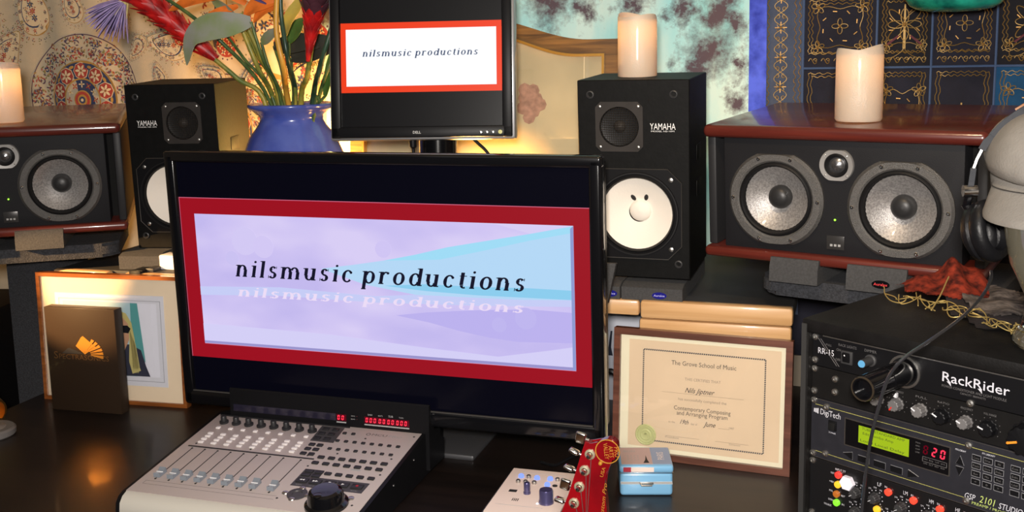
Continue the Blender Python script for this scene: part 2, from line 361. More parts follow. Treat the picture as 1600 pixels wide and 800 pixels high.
rp = nt.nodes.new('ShaderNodeValToRGB'); rp.color_ramp.elements[0].position = .55; rp.color_ramp.elements[0].color = (1, 1, 1, 1); rp.color_ramp.elements[1].position = 1.0; rp.color_ramp.elements[1].color = (0, 0, 0, 1)
hv = nt.nodes.new('ShaderNodeMath'); hv.operation = 'MULTIPLY'; hv.inputs[1].default_value = .5; L(ad.outputs[0], hv.inputs[0]); L(hv.outputs[0], rp.inputs[0])
n3 = nt.nodes.new('ShaderNodeTexNoise'); n3.inputs['Scale'].default_value = 5; n3.inputs['Detail'].default_value = 4; mp = nt.nodes.new('ShaderNodeMapping'); mp.inputs['Scale'].default_value = (2.2, 1, .8); L(tc.outputs['Object'], mp.inputs[0]); L(mp.outputs[0], n3.inputs['Vector'])
r3 = nt.nodes.new('ShaderNodeValToRGB'); e = r3.color_ramp.elements; e[0].position = .36; e[0].color = (*hexc('9ce2e4'), 1); e[1].position = .66; e[1].color = (*hexc('d6f2ea'), 1); q = r3.color_ramp.elements.new(.5); q.color = (*hexc('bcecea'), 1)
L(n3.outputs['Fac'], r3.inputs[0])
mm = nt.nodes.new('ShaderNodeMixRGB'); mm.inputs[2].default_value = (*hexc('5e5058'), 1); L(rp.outputs[0], mm.inputs[0]); L(r3.outputs[0], mm.inputs[1]); L(mm.outputs[0], bs.inputs['Base Color'])
t2 = cloth('tie_dye_hanging', -1.30, -.21, .8, 2.25, td, y=WY - .006); unparent_shift(t2, T2); t2.location = T2
tag(t2, 'pale turquoise tie-dyed wall hanging with purple-brown dye blots', 'tapestry')
bl = mat('blue_velvet', hexc('5a70f4'), .85, bump=.4, bscale=80, var=.6, vscale=24, col2=hexc('2c3cb0'))
t3 = cloth('velvet_strip', -.219, -.18, .8, 2.25, bl, y=WY - .012, nx=6); tag(t3, 'narrow bright blue velvet strip between the tie-dye and embroidered hangings', 'cloth')

# embroidered patchwork hanging: patches, seam cords and couched gold thread
t4 = empty('embroidered_hanging', (.2, WY, 1.5)); tag(t4, 'dark navy patchwork hanging embroidered with curling gold thread', 'tapestry'); T4 = Vector((.2, WY, 1.5))
NAVY = mat('navy_patch', hexc('20202e'), .9, bump=.3, bscale=300, var=.3, vscale=20); SLATE = mat('slate_patch', hexc('4c566c'), .9, bump=.3, bscale=300, var=.2, vscale=20)
BLK = mat('black_patch', hexc('17161d'), .9, bump=.3, bscale=300); BLUEP = mat('blue_patch', hexc('164a72'), .9, bump=.3, bscale=300, var=.2); SEAM = mat('seam_cord', hexc('43587c'), .8, bump=.4, bscale=400)
THREAD = mat('gold_thread', hexc('94763f'), .5, .4)
SEQ = mat('gold_sequin', hexc('a88048'), .5, .7); REDT = mat('red_thread', hexc('5a1422'), .6)
o = cloth('backing_cloth', -.186, .9, .8, 2.25, NAVY, y=WY + .002); o.parent = t4; unparent_shift(o, T4)
xs = [WP(1197, 100)[0], WP(1255, 80)[0], WP(1369, 80)[0], WP(1455, 80)[0], WP(1556, 80)[0], WP(1556, 80)[0] + .135, .75]
zs = [1.2, WP(1400, 105)[1], WP(1400, 105)[1] + .16, WP(1400, 105)[1] + .34]
def patch(x0, x1, z0, z1, m, d=.004):
    o = cloth('patch', x0, x1, z0, z1, m, y=WY - d, nx=14, nz=14, parent=t4); unparent_shift(o, T4)
patch(xs[0], xs[1], .9, 2.2, SLATE, .006)
for i in range(1, 6):
    for j in range(3):
        patch(xs[i] + .001, xs[i + 1] - .001, zs[j] + .001, zs[j + 1] - .001, BLUEP if (i == 4 and j == 0) else ((BLK if (i + j) % 2 else NAVY) if j else NAVY))
def wy(x, z, d=.0075): return (x - T4.x, wave(x, z) - d, z - T4.z)
for x in xs[1:6]: MB().tube([wy(x, .95 + .03 * k, .0065) for k in range(40)], .0026, 6).build('seam', SEAM, t4)
for z in zs[1:3]: MB().tube([wy(xs[1] + .02 * k, z, .0065) for k in range(42)], .0026, 6).build('seam', SEAM, t4)
class Emb:
    def __init__(s): s.mb = MB()
    def line(s, pts, r=.0009, mi=0): s.mb.tube([wy(*p) for p in pts], r, 4, mi, cap=False)
    def spiral(s, x, z, R, turns=1.4, a0=0, sg=1): s.line([(x + R * (1 - t / 26) * math.cos(a0 + sg * turns * 2 * PI * t / 24), z + R * (1 - t / 26) * math.sin(a0 + sg * turns * 2 * PI * t / 24)) for t in range(24)])
    def petal(s, x, z, a, ln, wd, r=.0009): s.line([(x + ln * .5 * (1 - math.cos(t)) * math.cos(a) - wd * math.sin(t) * math.sin(a), z + ln * .5 * (1 - math.cos(t)) * math.sin(a) + wd * math.sin(t) * math.cos(a)) for t in [2 * PI * k / 14 for k in range(15)]], r)
    def flower(s, x, z, R, n=4, a0=0):
        for k in range(n): s.petal(x, z, a0 + 2 * PI * k / n, R, R * .28)
        s.mb.sphere(wy(x, z), .003, n=8, mi=1)
    def wavy(s, x0, z0, x1, z1, amp=.0022, n=26, wl=7):
        d = Vector((x1 - x0, z1 - z0)); nn = Vector((-d.y, d.x)).normalized()
        s.line([(x0 + d.x * k / n + nn.x * amp * math.sin(k * 6.28 * wl / n), z0 + d.y * k / n + nn.y * amp * math.sin(k * 6.28 * wl / n)) for k in range(n + 1)])
    def dash(s, x, z, a, ln=.009): s.line([(x - ln / 2 * math.cos(a), z - ln / 2 * math.sin(a)), (x + ln / 2 * math.cos(a), z + ln / 2 * math.sin(a))], .0013, 1)
    def build(s): return s.mb.build('gold_embroidery', [THREAD, SEQ, REDT], t4, kind=None)
E1 = Emb(); xm = (xs[0] + xs[1] - .016) / 2; hw = .014                  # scrolling border on the slate strip
for k in range(9):
    z = 1.36 + .066 * k
    E1.flower(xm, z, .011, 4, PI / 4)
    for a in range(4): E1.dash(xm + .009 * math.cos(a * PI / 2), z + .009 * math.sin(a * PI / 2), a * PI / 2, .008)
    for sg in (-1, 1):
        E1.line([(xm + sg * hw * math.sin(PI * t / 12) * (1.15 - .3 * t / 12), z + .005 + .028 * t / 12) for t in range(13)], .001)
        E1.line([(xm + sg * hw * math.sin(PI * t / 12) * (1.15 - .3 * t / 12), z - .005 - .028 * t / 12) for t in range(13)], .001)
        E1.spiral(xm + sg * .0075, z + .024, .0055, 1.3, PI / 2, sg); E1.spiral(xm + sg * .0075, z - .024, .0055, 1.3, -PI / 2, -sg)
for x in (xs[0] + .005, xs[1] - .017, xs[1] - .007): E1.wavy(x, 1.32, x, 1.95, .0028, 130, 33)
E1.build()
for i in range(1, 6):
    for j in range(3):
        q = Emb(); x0, x1, z0, z1 = xs[i], xs[i + 1], zs[j], zs[j + 1]; cx = (x0 + x1) / 2; cz = (z0 + z1) / 2; W2 = (x1 - x0) / 2; H2 = (z1 - z0) / 2
        for ins in (.012, .019):
            q.wavy(x0 + ins, z0 + .035, x0 + ins, z1 - .012); q.wavy(x1 - ins, z0 + .035, x1 - ins, z1 - .012); q.wavy(x0 + ins, z0 + .028 + ins / 3, x1 - ins, z0 + .028 + ins / 3); q.wavy(x0 + ins, z1 - ins, x1 - ins, z1 - ins)
        for k in range(5):
            x = x0 + .02 + (x1 - x0 - .03) * k / 4.6; q.line([(x - .008 + .018 * t / 10, z0 + .016 + .006 * math.sin(t * .62) ) for t in range(11)]); q.spiral(x + .007, z0 + .018, .0045, 1.2, PI, -1)
        a = [(cx + W2 * .66 * math.cos(t) * (1 - .18 * math.cos(4 * t)), cz + .01 + H2 * .6 * math.sin(t) * (1 - .18 * math.cos(4 * t))) for t in [2 * PI * k / 40 for k in range(41)]]
        if (i + j) % 2 == 0:
            q.line(a, .0009); q.flower(cx, cz + .012, .017, 4)
            for sx in (-1, 1):
                for sz in (-1, 1): q.flower(cx + sx * W2 * .6, cz + .01 + sz * H2 * .55, .015, 5, .4)
            for k in range(8): t = k * PI / 4 + .3; q.dash(cx + W2 * .48 * math.cos(t), cz + .012 + H2 * .42 * math.sin(t), t + 1.2)
        else:
            for k in range(8):
                q.petal(cx, cz + .012, k * PI / 4, .034 if k % 2 == 0 else .045, .008, .0011); q.dash(cx + .03 * math.cos(k * PI / 4 + .4), cz + .012 + .03 * math.sin(k * PI / 4 + .4), k * PI / 4)
            for k in range(5): q.line([(cx - .0025 + .00125 * k, cz - .04), (cx - .001 + .0005 * k, cz + .055)], .0007)
            q.mb.sphere(wy(cx, cz + .012), .004, n=8, mi=1)
            for sx in (-1, 1): q.petal(cx, cz - .03, -PI / 2 + sx * 1.0, .05, .012); q.flower(cx + sx * W2 * .62, cz - H2 * .4, .012, 5); q.line([(cx + sx * .012, cz - .012), (cx + sx * .034, cz - .03)], .003, 2)
        q.build()
# ---------------------------------------------------------------- loudspeakers
BAFFLE = mat('charcoal_baffle', (.011, .011, .013), .65, spec=.22, bump=.15, bscale=500)
REDWOOD = wood('mahogany_lacquer', (.13, .022, .014), (.075, .012, .009), 10, .28, 'x', .5)
RINGM = mat('textured_silver', (.13, .125, .12), .45, .5, bump=.6, bscale=900, var=.3, vscale=700)
RUBBER = mat('rubber_surround', (.008, .008, .009), .5, spec=.3)
CONEM = mat('grey_fibre_cone', (.46, .44, .43), .38, .5, bump=.3, bscale=700, var=.4, vscale=280, coat=.4)
CAPM = mat('dust_cap_rubber', (.02, .02, .021), .42)
SIDEM = mat('side_panel_grey', (.02, .02, .022), .5, spec=.3)
BADGE = mat('smoked_badge', (.06, .058, .058), .3, .5)
LEDG = glow('green_led', (.35, 1.0, .05), 2.2)
def midwoofer(par, name, c, r0=.088, clampz=.0815, rc=.058):
    k = r0 / .088
    d = MB().lathe([(.0665 * k, .004), (.068 * k, -.0055), (.071 * k, -.0075), (.083 * k, -.0075), (r0, -.003), (r0, .004)], c, 'y', 48, 0, clampz).build(name, RINGM, par, 30)
    o = bpy.data.objects
    s = MB().lathe([(.0675 * k, -.004), (.066 * k, -.0065), (.063 * k, -.0085), (.0605 * k, -.006), (.0595 * k, .002), (.0575 * k, .004)], c, 'y', 48).build('surround', RUBBER, d)
    MB().lathe([(.0585 * k, .003), (.05 * k, .010), (.036 * k, .019), (.02 * k, .0275)], c, 'y', 64).build('cone', CONEM, d, 80)
    MB().lathe([(.0215 * k, .029), (.0215 * k, .020), (.019 * k, .013), (.014 * k, .0085), (.007 * k, .0065), (0, .006)], c, 'y', 32).build('dust_cap', CAPM, d, 80)
    for kx in range(6):
        a = R_((68, 112, 180, 248, 292, 0)[kx]); rr = .0785 * k
        p = (c[0] + rr * math.cos(a), c[1] - .0078, c[2] + min(.0755 * k, max(-.0755 * k, rr * math.sin(a))))
        MB().lathe([(.0034, .002), (.0034, -.001), (.0024, -.0022), (.0007, -.0022), (.0006, -.0008), (0, -.0008)], p, 'y', 10).build('screw', CHROME, d)
    return d
def focal(loc, yaw, tilt, label):
    t = empty('studio_monitor', loc, (-R_(tilt), 0, R_(yaw))); tag(t, label, 'speaker', 'wide three-driver studio monitors')
    cut(MB().box((0, .182, .1028), (.4165, .36, .2055), .002).build('baffle', BAFFLE, t), [(-.1085, .096, .0672, .034), (.1085, .092, .0672, .034), (.0008, .1625, .0206, .02)])
    MB().box((0, .21, .1028), (.452, .3, .2055)).build('side_recess', MATTEB, t)
    for s in (-1, 1): MB().box((s * .2345, .182, .1028), (.017, .352, .2055), .004).build('side_panel', SIDEM, t)
    MB().box((0, .173, .217), (.49, .372, .024), .0105, seg=4).build('top_board', REDWOOD, t)
    MB().box((0, .173, -.0095), (.49, .372, .02), .008, seg=3).build('bottom_board', REDWOOD, t)
    midwoofer(t, 'woofer', (-.1085, -.0005, .096)); midwoofer(t, 'woofer', (.1085, -.0005, .092))
    tw = MB().lathe([(.0205, .003), (.0212, -.003), (.029, -.0035), (.0302, -.001), (.0302, .003)], (.0008, -.0005, .1625), 'y', 40, 0, .0265).build('tweeter', mat('tweeter_silver', (.42, .41, .4), .4, .6), t)
    MB().lathe([(.0206, -.002), (.0185, -.004), (.0145, .002), (.013, .003)], (.0008, -.0005, .1625), 'y', 32).build('surround', RUBBER, tw)
    MB().lathe([(.0145, .003), (.011, .0), (.006, -.0025), (0, -.0035)], (.0008, -.0005, .1625), 'y', 32).build('dome', mat('grey_dome', (.3, .3, .31), .25, .9), tw, 80)
    for a in (45, 135, 225, 315): MB().sphere((.0008 + .0265 * math.cos(R_(a)), -.004, .1625 + .0255 * math.sin(R_(a)) * .97), .0016, n=8).build('screw', CHROME, tw)
    MB().sphere((-.001, -.002, .066), .0019, n=10).build('indicator_light', LEDG, t)['label'] = 'lit green indicator light'
    b = MB().box((0, -.0015, .025), (.031, .002, .025), .0008).build('badge', BADGE, t)
    for k in range(3): MB().box((-.007 + .007 * k, -.0028, .0205), (.0045, .0008, .004)).build('badge_mark', GREYP, b)
    return t
FR = focal((-.0154, 1.8834, 1.1506), -17.31, -3.4, 'wide red-topped studio monitor on the right, candle on it and headphones in front')
FL = focal((-1.7785, 1.8446, 1.1509), 33.66, -4.55, 'wide red-topped studio monitor at the left edge, warm light on its lower rim')
NSB = mat('black_ash', (.005, .005, .005), .55, spec=.15, bump=.1, bscale=160, var=.3, vscale=60)
NSP = mat('tweeter_plate', (.032, .028, .026), .6, spec=.25, var=.2); WCONE = mat('white_paper_cone', (.82, .76, .68), .75, bump=.15, bscale=300)
GRILL = mat('dark_wire_mesh', (.09, .075, .06), .45, .6); EDGEC = mat('pale_plate_edge', (.09, .085, .08), .35, .5)  # EDGEC: paler tone for the thin line round the woofer plate
def cutrect(x0, x1, z0, z1, c): return [(x0 + c, z0), (x1 - c, z0), (x1, z0 + c), (x1, z1 - c), (x1 - c, z1), (x0 + c, z1), (x0, z1 - c), (x0, z0 + c)]
def ns10(loc, yaw, label, sg, ears, sc=1.0):       # sg=+1: logo right of the tweeter
    t = empty('bookshelf_speaker', loc, (R_(2.2), 0, R_(yaw))); tag(t, label, 'speaker', 'black upright two-way speakers'); t.scale = (sc,) * 3
    tx = -.026 * sg; tz = .2935; wx = .006 * sg; wz = .1262
    cut(MB().box((0, .0995, .191), (.215, .199, .382), .0015, seg=1).build('cabinet', NSB, t), [(wx, wz, .076, .03), (tx, tz, .039, .012)])
    p = MB().prism(cutrect(tx - .046, tx + .046, tz - .0475, tz + .0475, .010), -.003, .002).build('tweeter', NSP, t); cut(p, [(tx, tz, .0382, .01)])
    MB().lathe([(.038, -.0035), (.036, .002), (.03, .004), (.012, .004)], (tx, 0, tz), 'y', 32).build('tweeter_well', RUBBER, p)
    MB().lathe([(.012, .004), (.009, -.002), (0, -.004)], (tx, -.0, tz), 'y', 20).build('dome', NSP, p, 80)
    g = MB()
    for k in range(-8, 9):
        u = k * .0044; h = math.sqrt(.0375 ** 2 - u * u)
        f = lambda x, z: -.0038 - .011 * (1 - (x * x + z * z) / .0375 ** 2)
        g.tube([(tx + u, f(u, -h + 2 * h * i / 8), tz - h + 2 * h * i / 8) for i in range(9)], .00035, 3); g.tube([(tx - h + 2 * h * i / 8, f(-h + 2 * h * i / 8, u), tz + u) for i in range(9)], .00035, 3)
    g.build('wire_grille', GRILL, p, kind='stuff')
    for sx in (-1, 1):
        for sz in (-1, 1): MB().lathe([(.003, 0), (.003, -.0015), (.0015, -.0022), (0, -.0022)], (tx + sx * .037, -.003, tz + sz * .0385), 'y', 8).build('screw', STEEL, p)
    fr = MB().prism(cutrect(wx - .0875, wx + .0875, wz - .0875, wz + .0875, .026), -.005, .002).build('woofer', BLACK, t); cut(fr, [(wx, wz, .0755, .01)])
    MB().tube([(x, -.0052, z) for x, z in (lambda q: q + q[:1])(cutrect(wx - .087, wx + .087, wz - .087, wz + .087, .026))], .0009, 4).build('plate_rim', EDGEC, fr)
    MB().lathe([(.082, -.0045), (.081, -.008), (.078, -.008), (.076, -.004), (.0745, -.005), (.072, -.009), (.0695, -.005), (.0685, .0)], (wx, -.0005, wz), 'y', 56).build('surround', RUBBER, fr, 50)
    MB().lathe([(.0695, -.002), (.05, .009), (.03, .018), (.02, .021)], (wx, -.0005, wz), 'y', 64).build('cone', WCONE, fr, 80)
    MB().lathe([(.0215, .0205), (.0205, .0165), (.016, .0125), (.009, .0095), (0, .0085)], (wx + .003, -.0005, wz + .003), 'y', 32).build('dust_cap', WCONE, fr, 50)
    for sx in (-1, 1):
        for sz in (-1, 1): MB().lathe([(.0045, 0), (.0045, -.002), (.002, -.003), (0, -.003)], (wx + sx * .067, -.005, wz + sz * .067), 'y', 10).build('screw', STEEL, fr)
    if ears:
        for ex, ez, r in ((-.0095, .0285, 28), (.0155, .0295, -18)):
            c = Vector((wx + ex, .0135, wz + ez)); e = MB().sphere((0, 0, 0), .0075, (.55, .22, 1), 12); o = e.build('ear_sticker', INK, fr); o.location = c; o.rotation_euler = (.45, R_(-r), 0)
    for x, z in ((-.082, .3545), (.078, .3545), (.086, .03), (-.086, .03)):
        MB().lathe([(.0075, .001), (.0075, -.002), (.0055, -.003), (.0035, .001), (0, .001)], (x, 0, z), 'y', 14).build('grille_socket', DGREY, t)
    lx = .033 if sg > 0 else -.0835
    text('YAMAHA', lx, .2882, .0485, t, WHITEP, height=.012); text('MODEL NS-10M', lx + .002, .2838, .044, t, WHITEP, height=.0028)
    for z in (.235, .165): MB().box((.1078, .1, z), (.002, .05, .03), .0005).build('side_plate', NSB, t)
    return t
NR = ns10((-.3879, 1.9557, 1.0799), -1.54, 'black upright speaker with ear stickers on its white cone, a candle on top', 1, True)
NL = ns10((-1.48, 2.046, 1.0786), 11.4, 'black upright speaker with white cone half hidden by the left side of the big screen', -1, False)
bpy.context.view_layer.update()
# ---- foam wedges, carpeted stands
def oval_badge(par, c, m, inkm, rotx=0, w=.028):
    b = MB(); pts = [(w / 2 * math.cos(2 * PI * k / 28), w * .23 * math.sin(2 * PI * k / 28)) for k in range(28)]
    b.prism(pts, -.0012, 0); o = b.build('oval_badge', m, par); o.location = c; o.rotation_euler = (rotx, 0, 0)
    text('Auralex', -w * .38, -w * .07, w * .76, o, inkm, y=-.0018, height=w * .15); return o
BB = mat('blue_badge', (.02, .02, .30), .2, .3, coat=.5); BBI = mat('pale_blue_ink', (.5, .5, .9), .5); RBI = mat('red_ink', (.8, .05, .06), .4); BKB = mat('black_foil_badge', (.01, .01, .012), .15, .6, coat=.6)
def wedge(name, w, d, h0, h1, lip, bev=.002):      # foam block, top slopes from lip up to the back
    mb = MB(); mb.prism([(0, 0), (0, h0), (lip, h0 + .006), (d, h1), (d, 0)], -w / 2, w / 2, 'x'); return mb
def pad(loc, yaw, label, w, d, h0, h1, badge=None, group=None, lip=.02):
    t = empty('foam_pad', loc, (0, 0, R_(yaw))); tag(t, label, 'foam pad', group)
    wedge('foam', w, d, h0, h1, lip).build('foam', FOAM, t, 30)
    if badge: oval_badge(t, (0 if len(badge) < 3 else badge[2], -.0005, h0 * .45), badge[0], badge[1])
    return t
pad((-.351, 1.935, SHZ), -1.5, 'grey foam wedge with a blue oval badge under the right upright speaker', .118, .27, .024, .033, (BB, BBI, .015), 'foam pads under the upright speakers')
pad((-.462, 1.935, SHZ), -1.5, 'grey foam wedge under the right upright speaker, beside the big screen edge', .098, .27, .024, .033, (BB, BBI, .03), 'foam pads under the upright speakers')
pad((-1.545, 1.972, SHZ), 11.4, 'long grey foam wedge under the left upright speaker, left of the pair', .1, .32, .03, .033, None, 'foam pads under the upright speakers')
pad((-1.432, 2.005, SHZ), 11.4, 'grey foam wedge under the left upright speaker, beside the white adapter', .1, .32, .03, .033, None, 'foam pads under the upright speakers')
sp = empty('foam_offcut', (-.432, 1.90, SHZ), (R_(-8), R_(0), R_(4))); tag(sp, 'grey foam offcut standing upright between the big screen and white cone', 'foam pad')
MB().prism([(-.028, .0), (.004, .0), (.019, .076), (-.028, .076)], -.012, .012).build('foam', FOAM, sp)
def stand(cx, cy, yaw, ztop, w, d, label, postw, pdy=.0, leanx=0, pdx=0, unrot=0):
    t = empty('speaker_stand', (cx, cy, 0), (0, 0, R_(yaw))); tag(t, label, 'speaker stand', 'carpeted speaker stands')
    mb = MB(); pts = []; r = .035
    for sx, sy, a0 in ((-1, -1, 180), (1, -1, 270), (1, 1, 0), (-1, 1, 90)):
        for k in range(6): a = R_(a0 + 18 * k); pts.append((sx * (w / 2 - r) + r * math.cos(a), sy * (d / 2 - r) + r * math.sin(a)))
    b = bmesh.new(); mb2 = MB(); mb2.prism(pts, ztop - .032, ztop, 'z'); bmesh.ops.bevel(mb2.bm, geom=[e for e in mb2.bm.edges if abs(e.verts[0].co.z - e.verts[1].co.z) < 1e-6], offset=.007, segments=2, affect='EDGES')
    mb2.build('platform', CARPET, t, 40)
    mb.bm.free(); b.free()
    p = MB(); z1 = ztop - .033
    p.prism([(pdx - postw / 2 + leanx, 0), (pdx + postw / 2 + leanx, 0), (pdx + postw / 2, z1), (pdx - postw / 2, z1)], pdy - postw / 2, pdy + postw / 2); po = p.build('post', CARPET, t); po.rotation_euler.z = R_(-yaw * unrot)
    MB().box((pdx + leanx, pdy, .015), (.32, .3, .03), .006).build('foot_plate', CARPET, t)
    return t
cR = FR.matrix_world @ Vector((0, .18, 0)); cL = FL.matrix_world @ Vector((0, .17, 0))
stand(cR.x + .05, cR.y - .03, -17.3, 1.1, .40, .33, 'charcoal carpeted stand under the right wide studio monitor', .1, .03)
stand(cL.x + .02, cL.y + .005, 33.7, 1.102, .40, .33, 'charcoal carpeted stand under the left wide studio monitor, behind the picture frames', .128, .02, 0, .012, 1)
def fpad(sp_, x, label, badge=None, w=.088):
    M = sp_.matrix_world; zt = 1.1005 if sp_ is FR else 1.1025
    p = M @ Vector((x, -.03, 0)); h = (M @ Vector((x, 0, -.02))).z - zt
    t = empty('foam_pad', (p.x, p.y, zt), (0, 0, sp_.rotation_euler.z)); tag(t, label, 'foam pad', 'foam pads under the wide monitors')
    mb = MB(); mb.prism([(0, 0), (.001, .026), (.007, .043), (.013, .043), (.0135, h - .003), (.21, h + .010), (.21, 0)], -w / 2, w / 2, 'x'); mb.build('foam', FOAM, t, 30)
    if badge: oval_badge(t, (.01, -.003, .016), badge[0], badge[1], R_(-8), .03)
    return t
fpad(FR, -.066, 'grey foam block on the right stand, left one of its pair'); fpad(FR, .078, 'grey foam block with a rainbow-rimmed oval badge on the right stand', (BKB, RBI), .1)
fpad(FL, .058, 'grey foam block on the left stand, warm light across its face', None, .1); fpad(FL, -.09, 'grey foam block on the left stand at the very left edge of the photo', None, .1)

# ---- flameless candles
WAX = bpy.data.materials.new('ivory_wax'); WAX.use_nodes = True; nt = WAX.node_tree; b = nt.nodes['Principled BSDF']
b.inputs['Base Color'].default_value = (.66, .6, .5, 1); b.inputs['Roughness'].default_value = .25; b.inputs['Coat Weight'].default_value = .6; b.inputs['Coat Roughness'].default_value = .15
tr = nt.nodes.new('ShaderNodeBsdfTranslucent'); tr.inputs[0].default_value = (.95, .62, .34, 1); mxs = nt.nodes.new('ShaderNodeMixShader'); mxs.inputs[0].default_value = .3
nt.links.new(b.outputs[0], mxs.inputs[1]); nt.links.new(tr.outputs[0], mxs.inputs[2]); nt.links.new(mxs.outputs[0], nt.nodes['Material Output'].inputs[0])
bn = nt.nodes.new('ShaderNodeTexNoise'); bn.inputs['Scale'].default_value = 60; bp = nt.nodes.new('ShaderNodeBump'); bp.inputs['Strength'].default_value = .35; bp.inputs['Distance'].default_value = .003
nt.links.new(bn.outputs[0], bp.inputs['Height']); nt.links.new(bp.outputs[0], b.inputs['Normal'])
BULB = glow('warm_bulb', (1, .55, .2), 6)
def candle(loc, r, h, label, power, seed):
    t = empty('candle', loc); tag(t, label, 'candle', 'ivory pillar candles'); random.seed(seed); ph = random.random() * 6
    mb = MB(); n = 40; rings = []
    for rr, hh in ((r * .93, 0), (r, .004), (r, h * .3), (r * .995, h * .7), (r * .99, h - .006), (r * .95, h), (r * .88, h - .004), (r * .84, h - .014), (r * .4, h - .018), (0.0005, h - .018)):
        rings.append([mb.bm.verts.new((rr * math.cos(2 * PI * i / n), rr * math.sin(2 * PI * i / n), hh + (.004 * math.sin(2 * PI * i / n * 2 + ph) + .003 * math.sin(2 * PI * i / n + ph * 2) if hh > h * .9 and rr > r * .8 else 0))) for i in range(n)])
    for a, c in zip(rings, rings[1:]):
        for i in range(n): mb._f([a[i], a[(i + 1) % n], c[(i + 1) % n], c[i]])
    o = mb.build('wax_body', WAX, t, 60)
    MB().lathe([(.003, 0), (.0045, .006), (.003, .014), (0, .02)], (0, 0, h - .048), 'z', 10).build('flame_bulb', BULB, t)
    l = bpy.data.lights.new('candle_glow', 'POINT'); l.energy = power; l.color = (1, .62, .32); l.shadow_soft_size = .006
    lo = bpy.data.objects.new('candle_glow', l); COL.objects.link(lo); lo.parent = t; lo.location = (0, 0, h - .02 - .012)
    lo.location = (0, 0, h - .033)
    return t
def ontop(sp_, u, v, y):
    q = sp_.matrix_world.inverted() @ at(u, v, y); q.z = .2292; return sp_.matrix_world @ q
p = ontop(FR, 1341, 190, 1.945); candle((p.x, p.y, p.z + .0005), .0405, .127, 'ivory pillar candle on the red-topped studio monitor at the right', .1, 1)
p = ontop(FL, 8, 184, 1.88); candle((p.x, p.y, p.z + .0005), .0395, .13, 'ivory pillar candle at the left edge of the photo, glowing orange at its top', .3, 5)
p = at(996, 118, 2.045); candle((p.x, p.y, 1.4622), .0385, .122, 'ivory pillar candle on the black upright speaker with the ear stickers', .12, 9)
random.seed(11)
# ---------------------------------------------------------------- vase and flowers
VX, VY = -1.212, 2.115
VASEM = mat('blue_glaze', hexc('5264b4'), .22, coat=.7, bump=.06, bscale=25, var=.45, vscale=11, col2=hexc('34439a'))
vase = MB().lathe([(.0, .004), (.07, .0), (.078, .006), (.1, .06), (.122, .14), (.1255, .19), (.118, .245), (.098, .295), (.078, .322), (.071, .335), (.073, .345), (.088, .357), (.098, .364), (.099, .369), (.095, .372), (.085, .366), (.068, .352), (.062, .335), (.09, .29), (.11, .2), (.1, .1), (.05, .01)], (0, 0, 0), 'z', 64).build('flower_vase', VASEM, None, 80)
vase.location = (VX, VY, SHZ); tag(vase, 'round blue glazed vase with flared rim holding tropical flowers', 'vase')
GRN = mat('stem_green', hexc('5c6e3a'), .4, var=.3, vscale=40, col2=hexc('35502e')); YGRN = mat('stem_yellow_green', hexc('a8963c'), .4, var=.4, vscale=30, col2=hexc('5c6e34')); YEL = mat('stem_amber', hexc('d8a040'), .4, var=.2, vscale=30)
DGRN = mat('stem_dark_green', hexc('38503c'), .35, var=.4, vscale=30, col2=hexc('20382c'))
LEAFG = mat('leaf_green', hexc('4f7436'), .4, var=.3, vscale=25); LEAFD = mat('leaf_dark', hexc('3a3a34'), .4, var=.3, vscale=25); LEAFS = mat('leaf_silver', hexc('8d9088'), .42, var=.45, vscale=18, col2=hexc('7a8a5c'))
ORG = mat('orange_petal', hexc('e8782c'), .45, var=.25, vscale=40); REDB = mat('red_bract', hexc('c81c1a'), .4, var=.35, vscale=40, col2=hexc('7c0f14')); PURD = mat('dark_purple_bract', hexc('4c2a34'), .4, var=.4, vscale=40); PUR = mat('violet_petal', hexc('a896cc'), .6, var=.3, vscale=60); CRM = mat('cream_petal', hexc('d8c884'), .5, var=.2); PALEY = mat('yellow_bract', hexc('d8b850'), .4, var=.35, vscale=20, col2=hexc('b0a050')); BLUP = mat('indigo_petal', hexc('4a3c6c'), .5)
def neck(k): a = k * 2.4; return Vector((VX + .035 * math.cos(a), VY + .035 * math.sin(a), SHZ + .34)), Vector((VX - .05 * math.cos(a), VY - .05 * math.sin(a), SHZ + .03 + .01 * (k % 4)))
def curve3(pts, n=6):
    P = [Vector(p) for p in pts]; P = [2 * P[0] - P[1]] + P + [2 * P[-1] - P[-2]]; out = []
    for i in range(1, len(P) - 2):
        for k in range(n):
            t = k / n; a, b, c, d = P[i - 1:i + 3]
            out.append(.5 * (2 * b + (c - a) * t + (2 * a - 5 * b + 4 * c - d) * t * t + (3 * b - a - 3 * c + d) * t ** 3))
    return out + [P[-2]]
def stemline(px, k, y0=None):                     # stem from inside the vase through photo points at depths near the vase
    a, b = neck(k); Q = [b]
    for i, (u, v, y) in enumerate(px): Q.append(at(u, v, (2.085 + .01 * (k % 5)) if i == 0 else y))
    return curve3(Q)
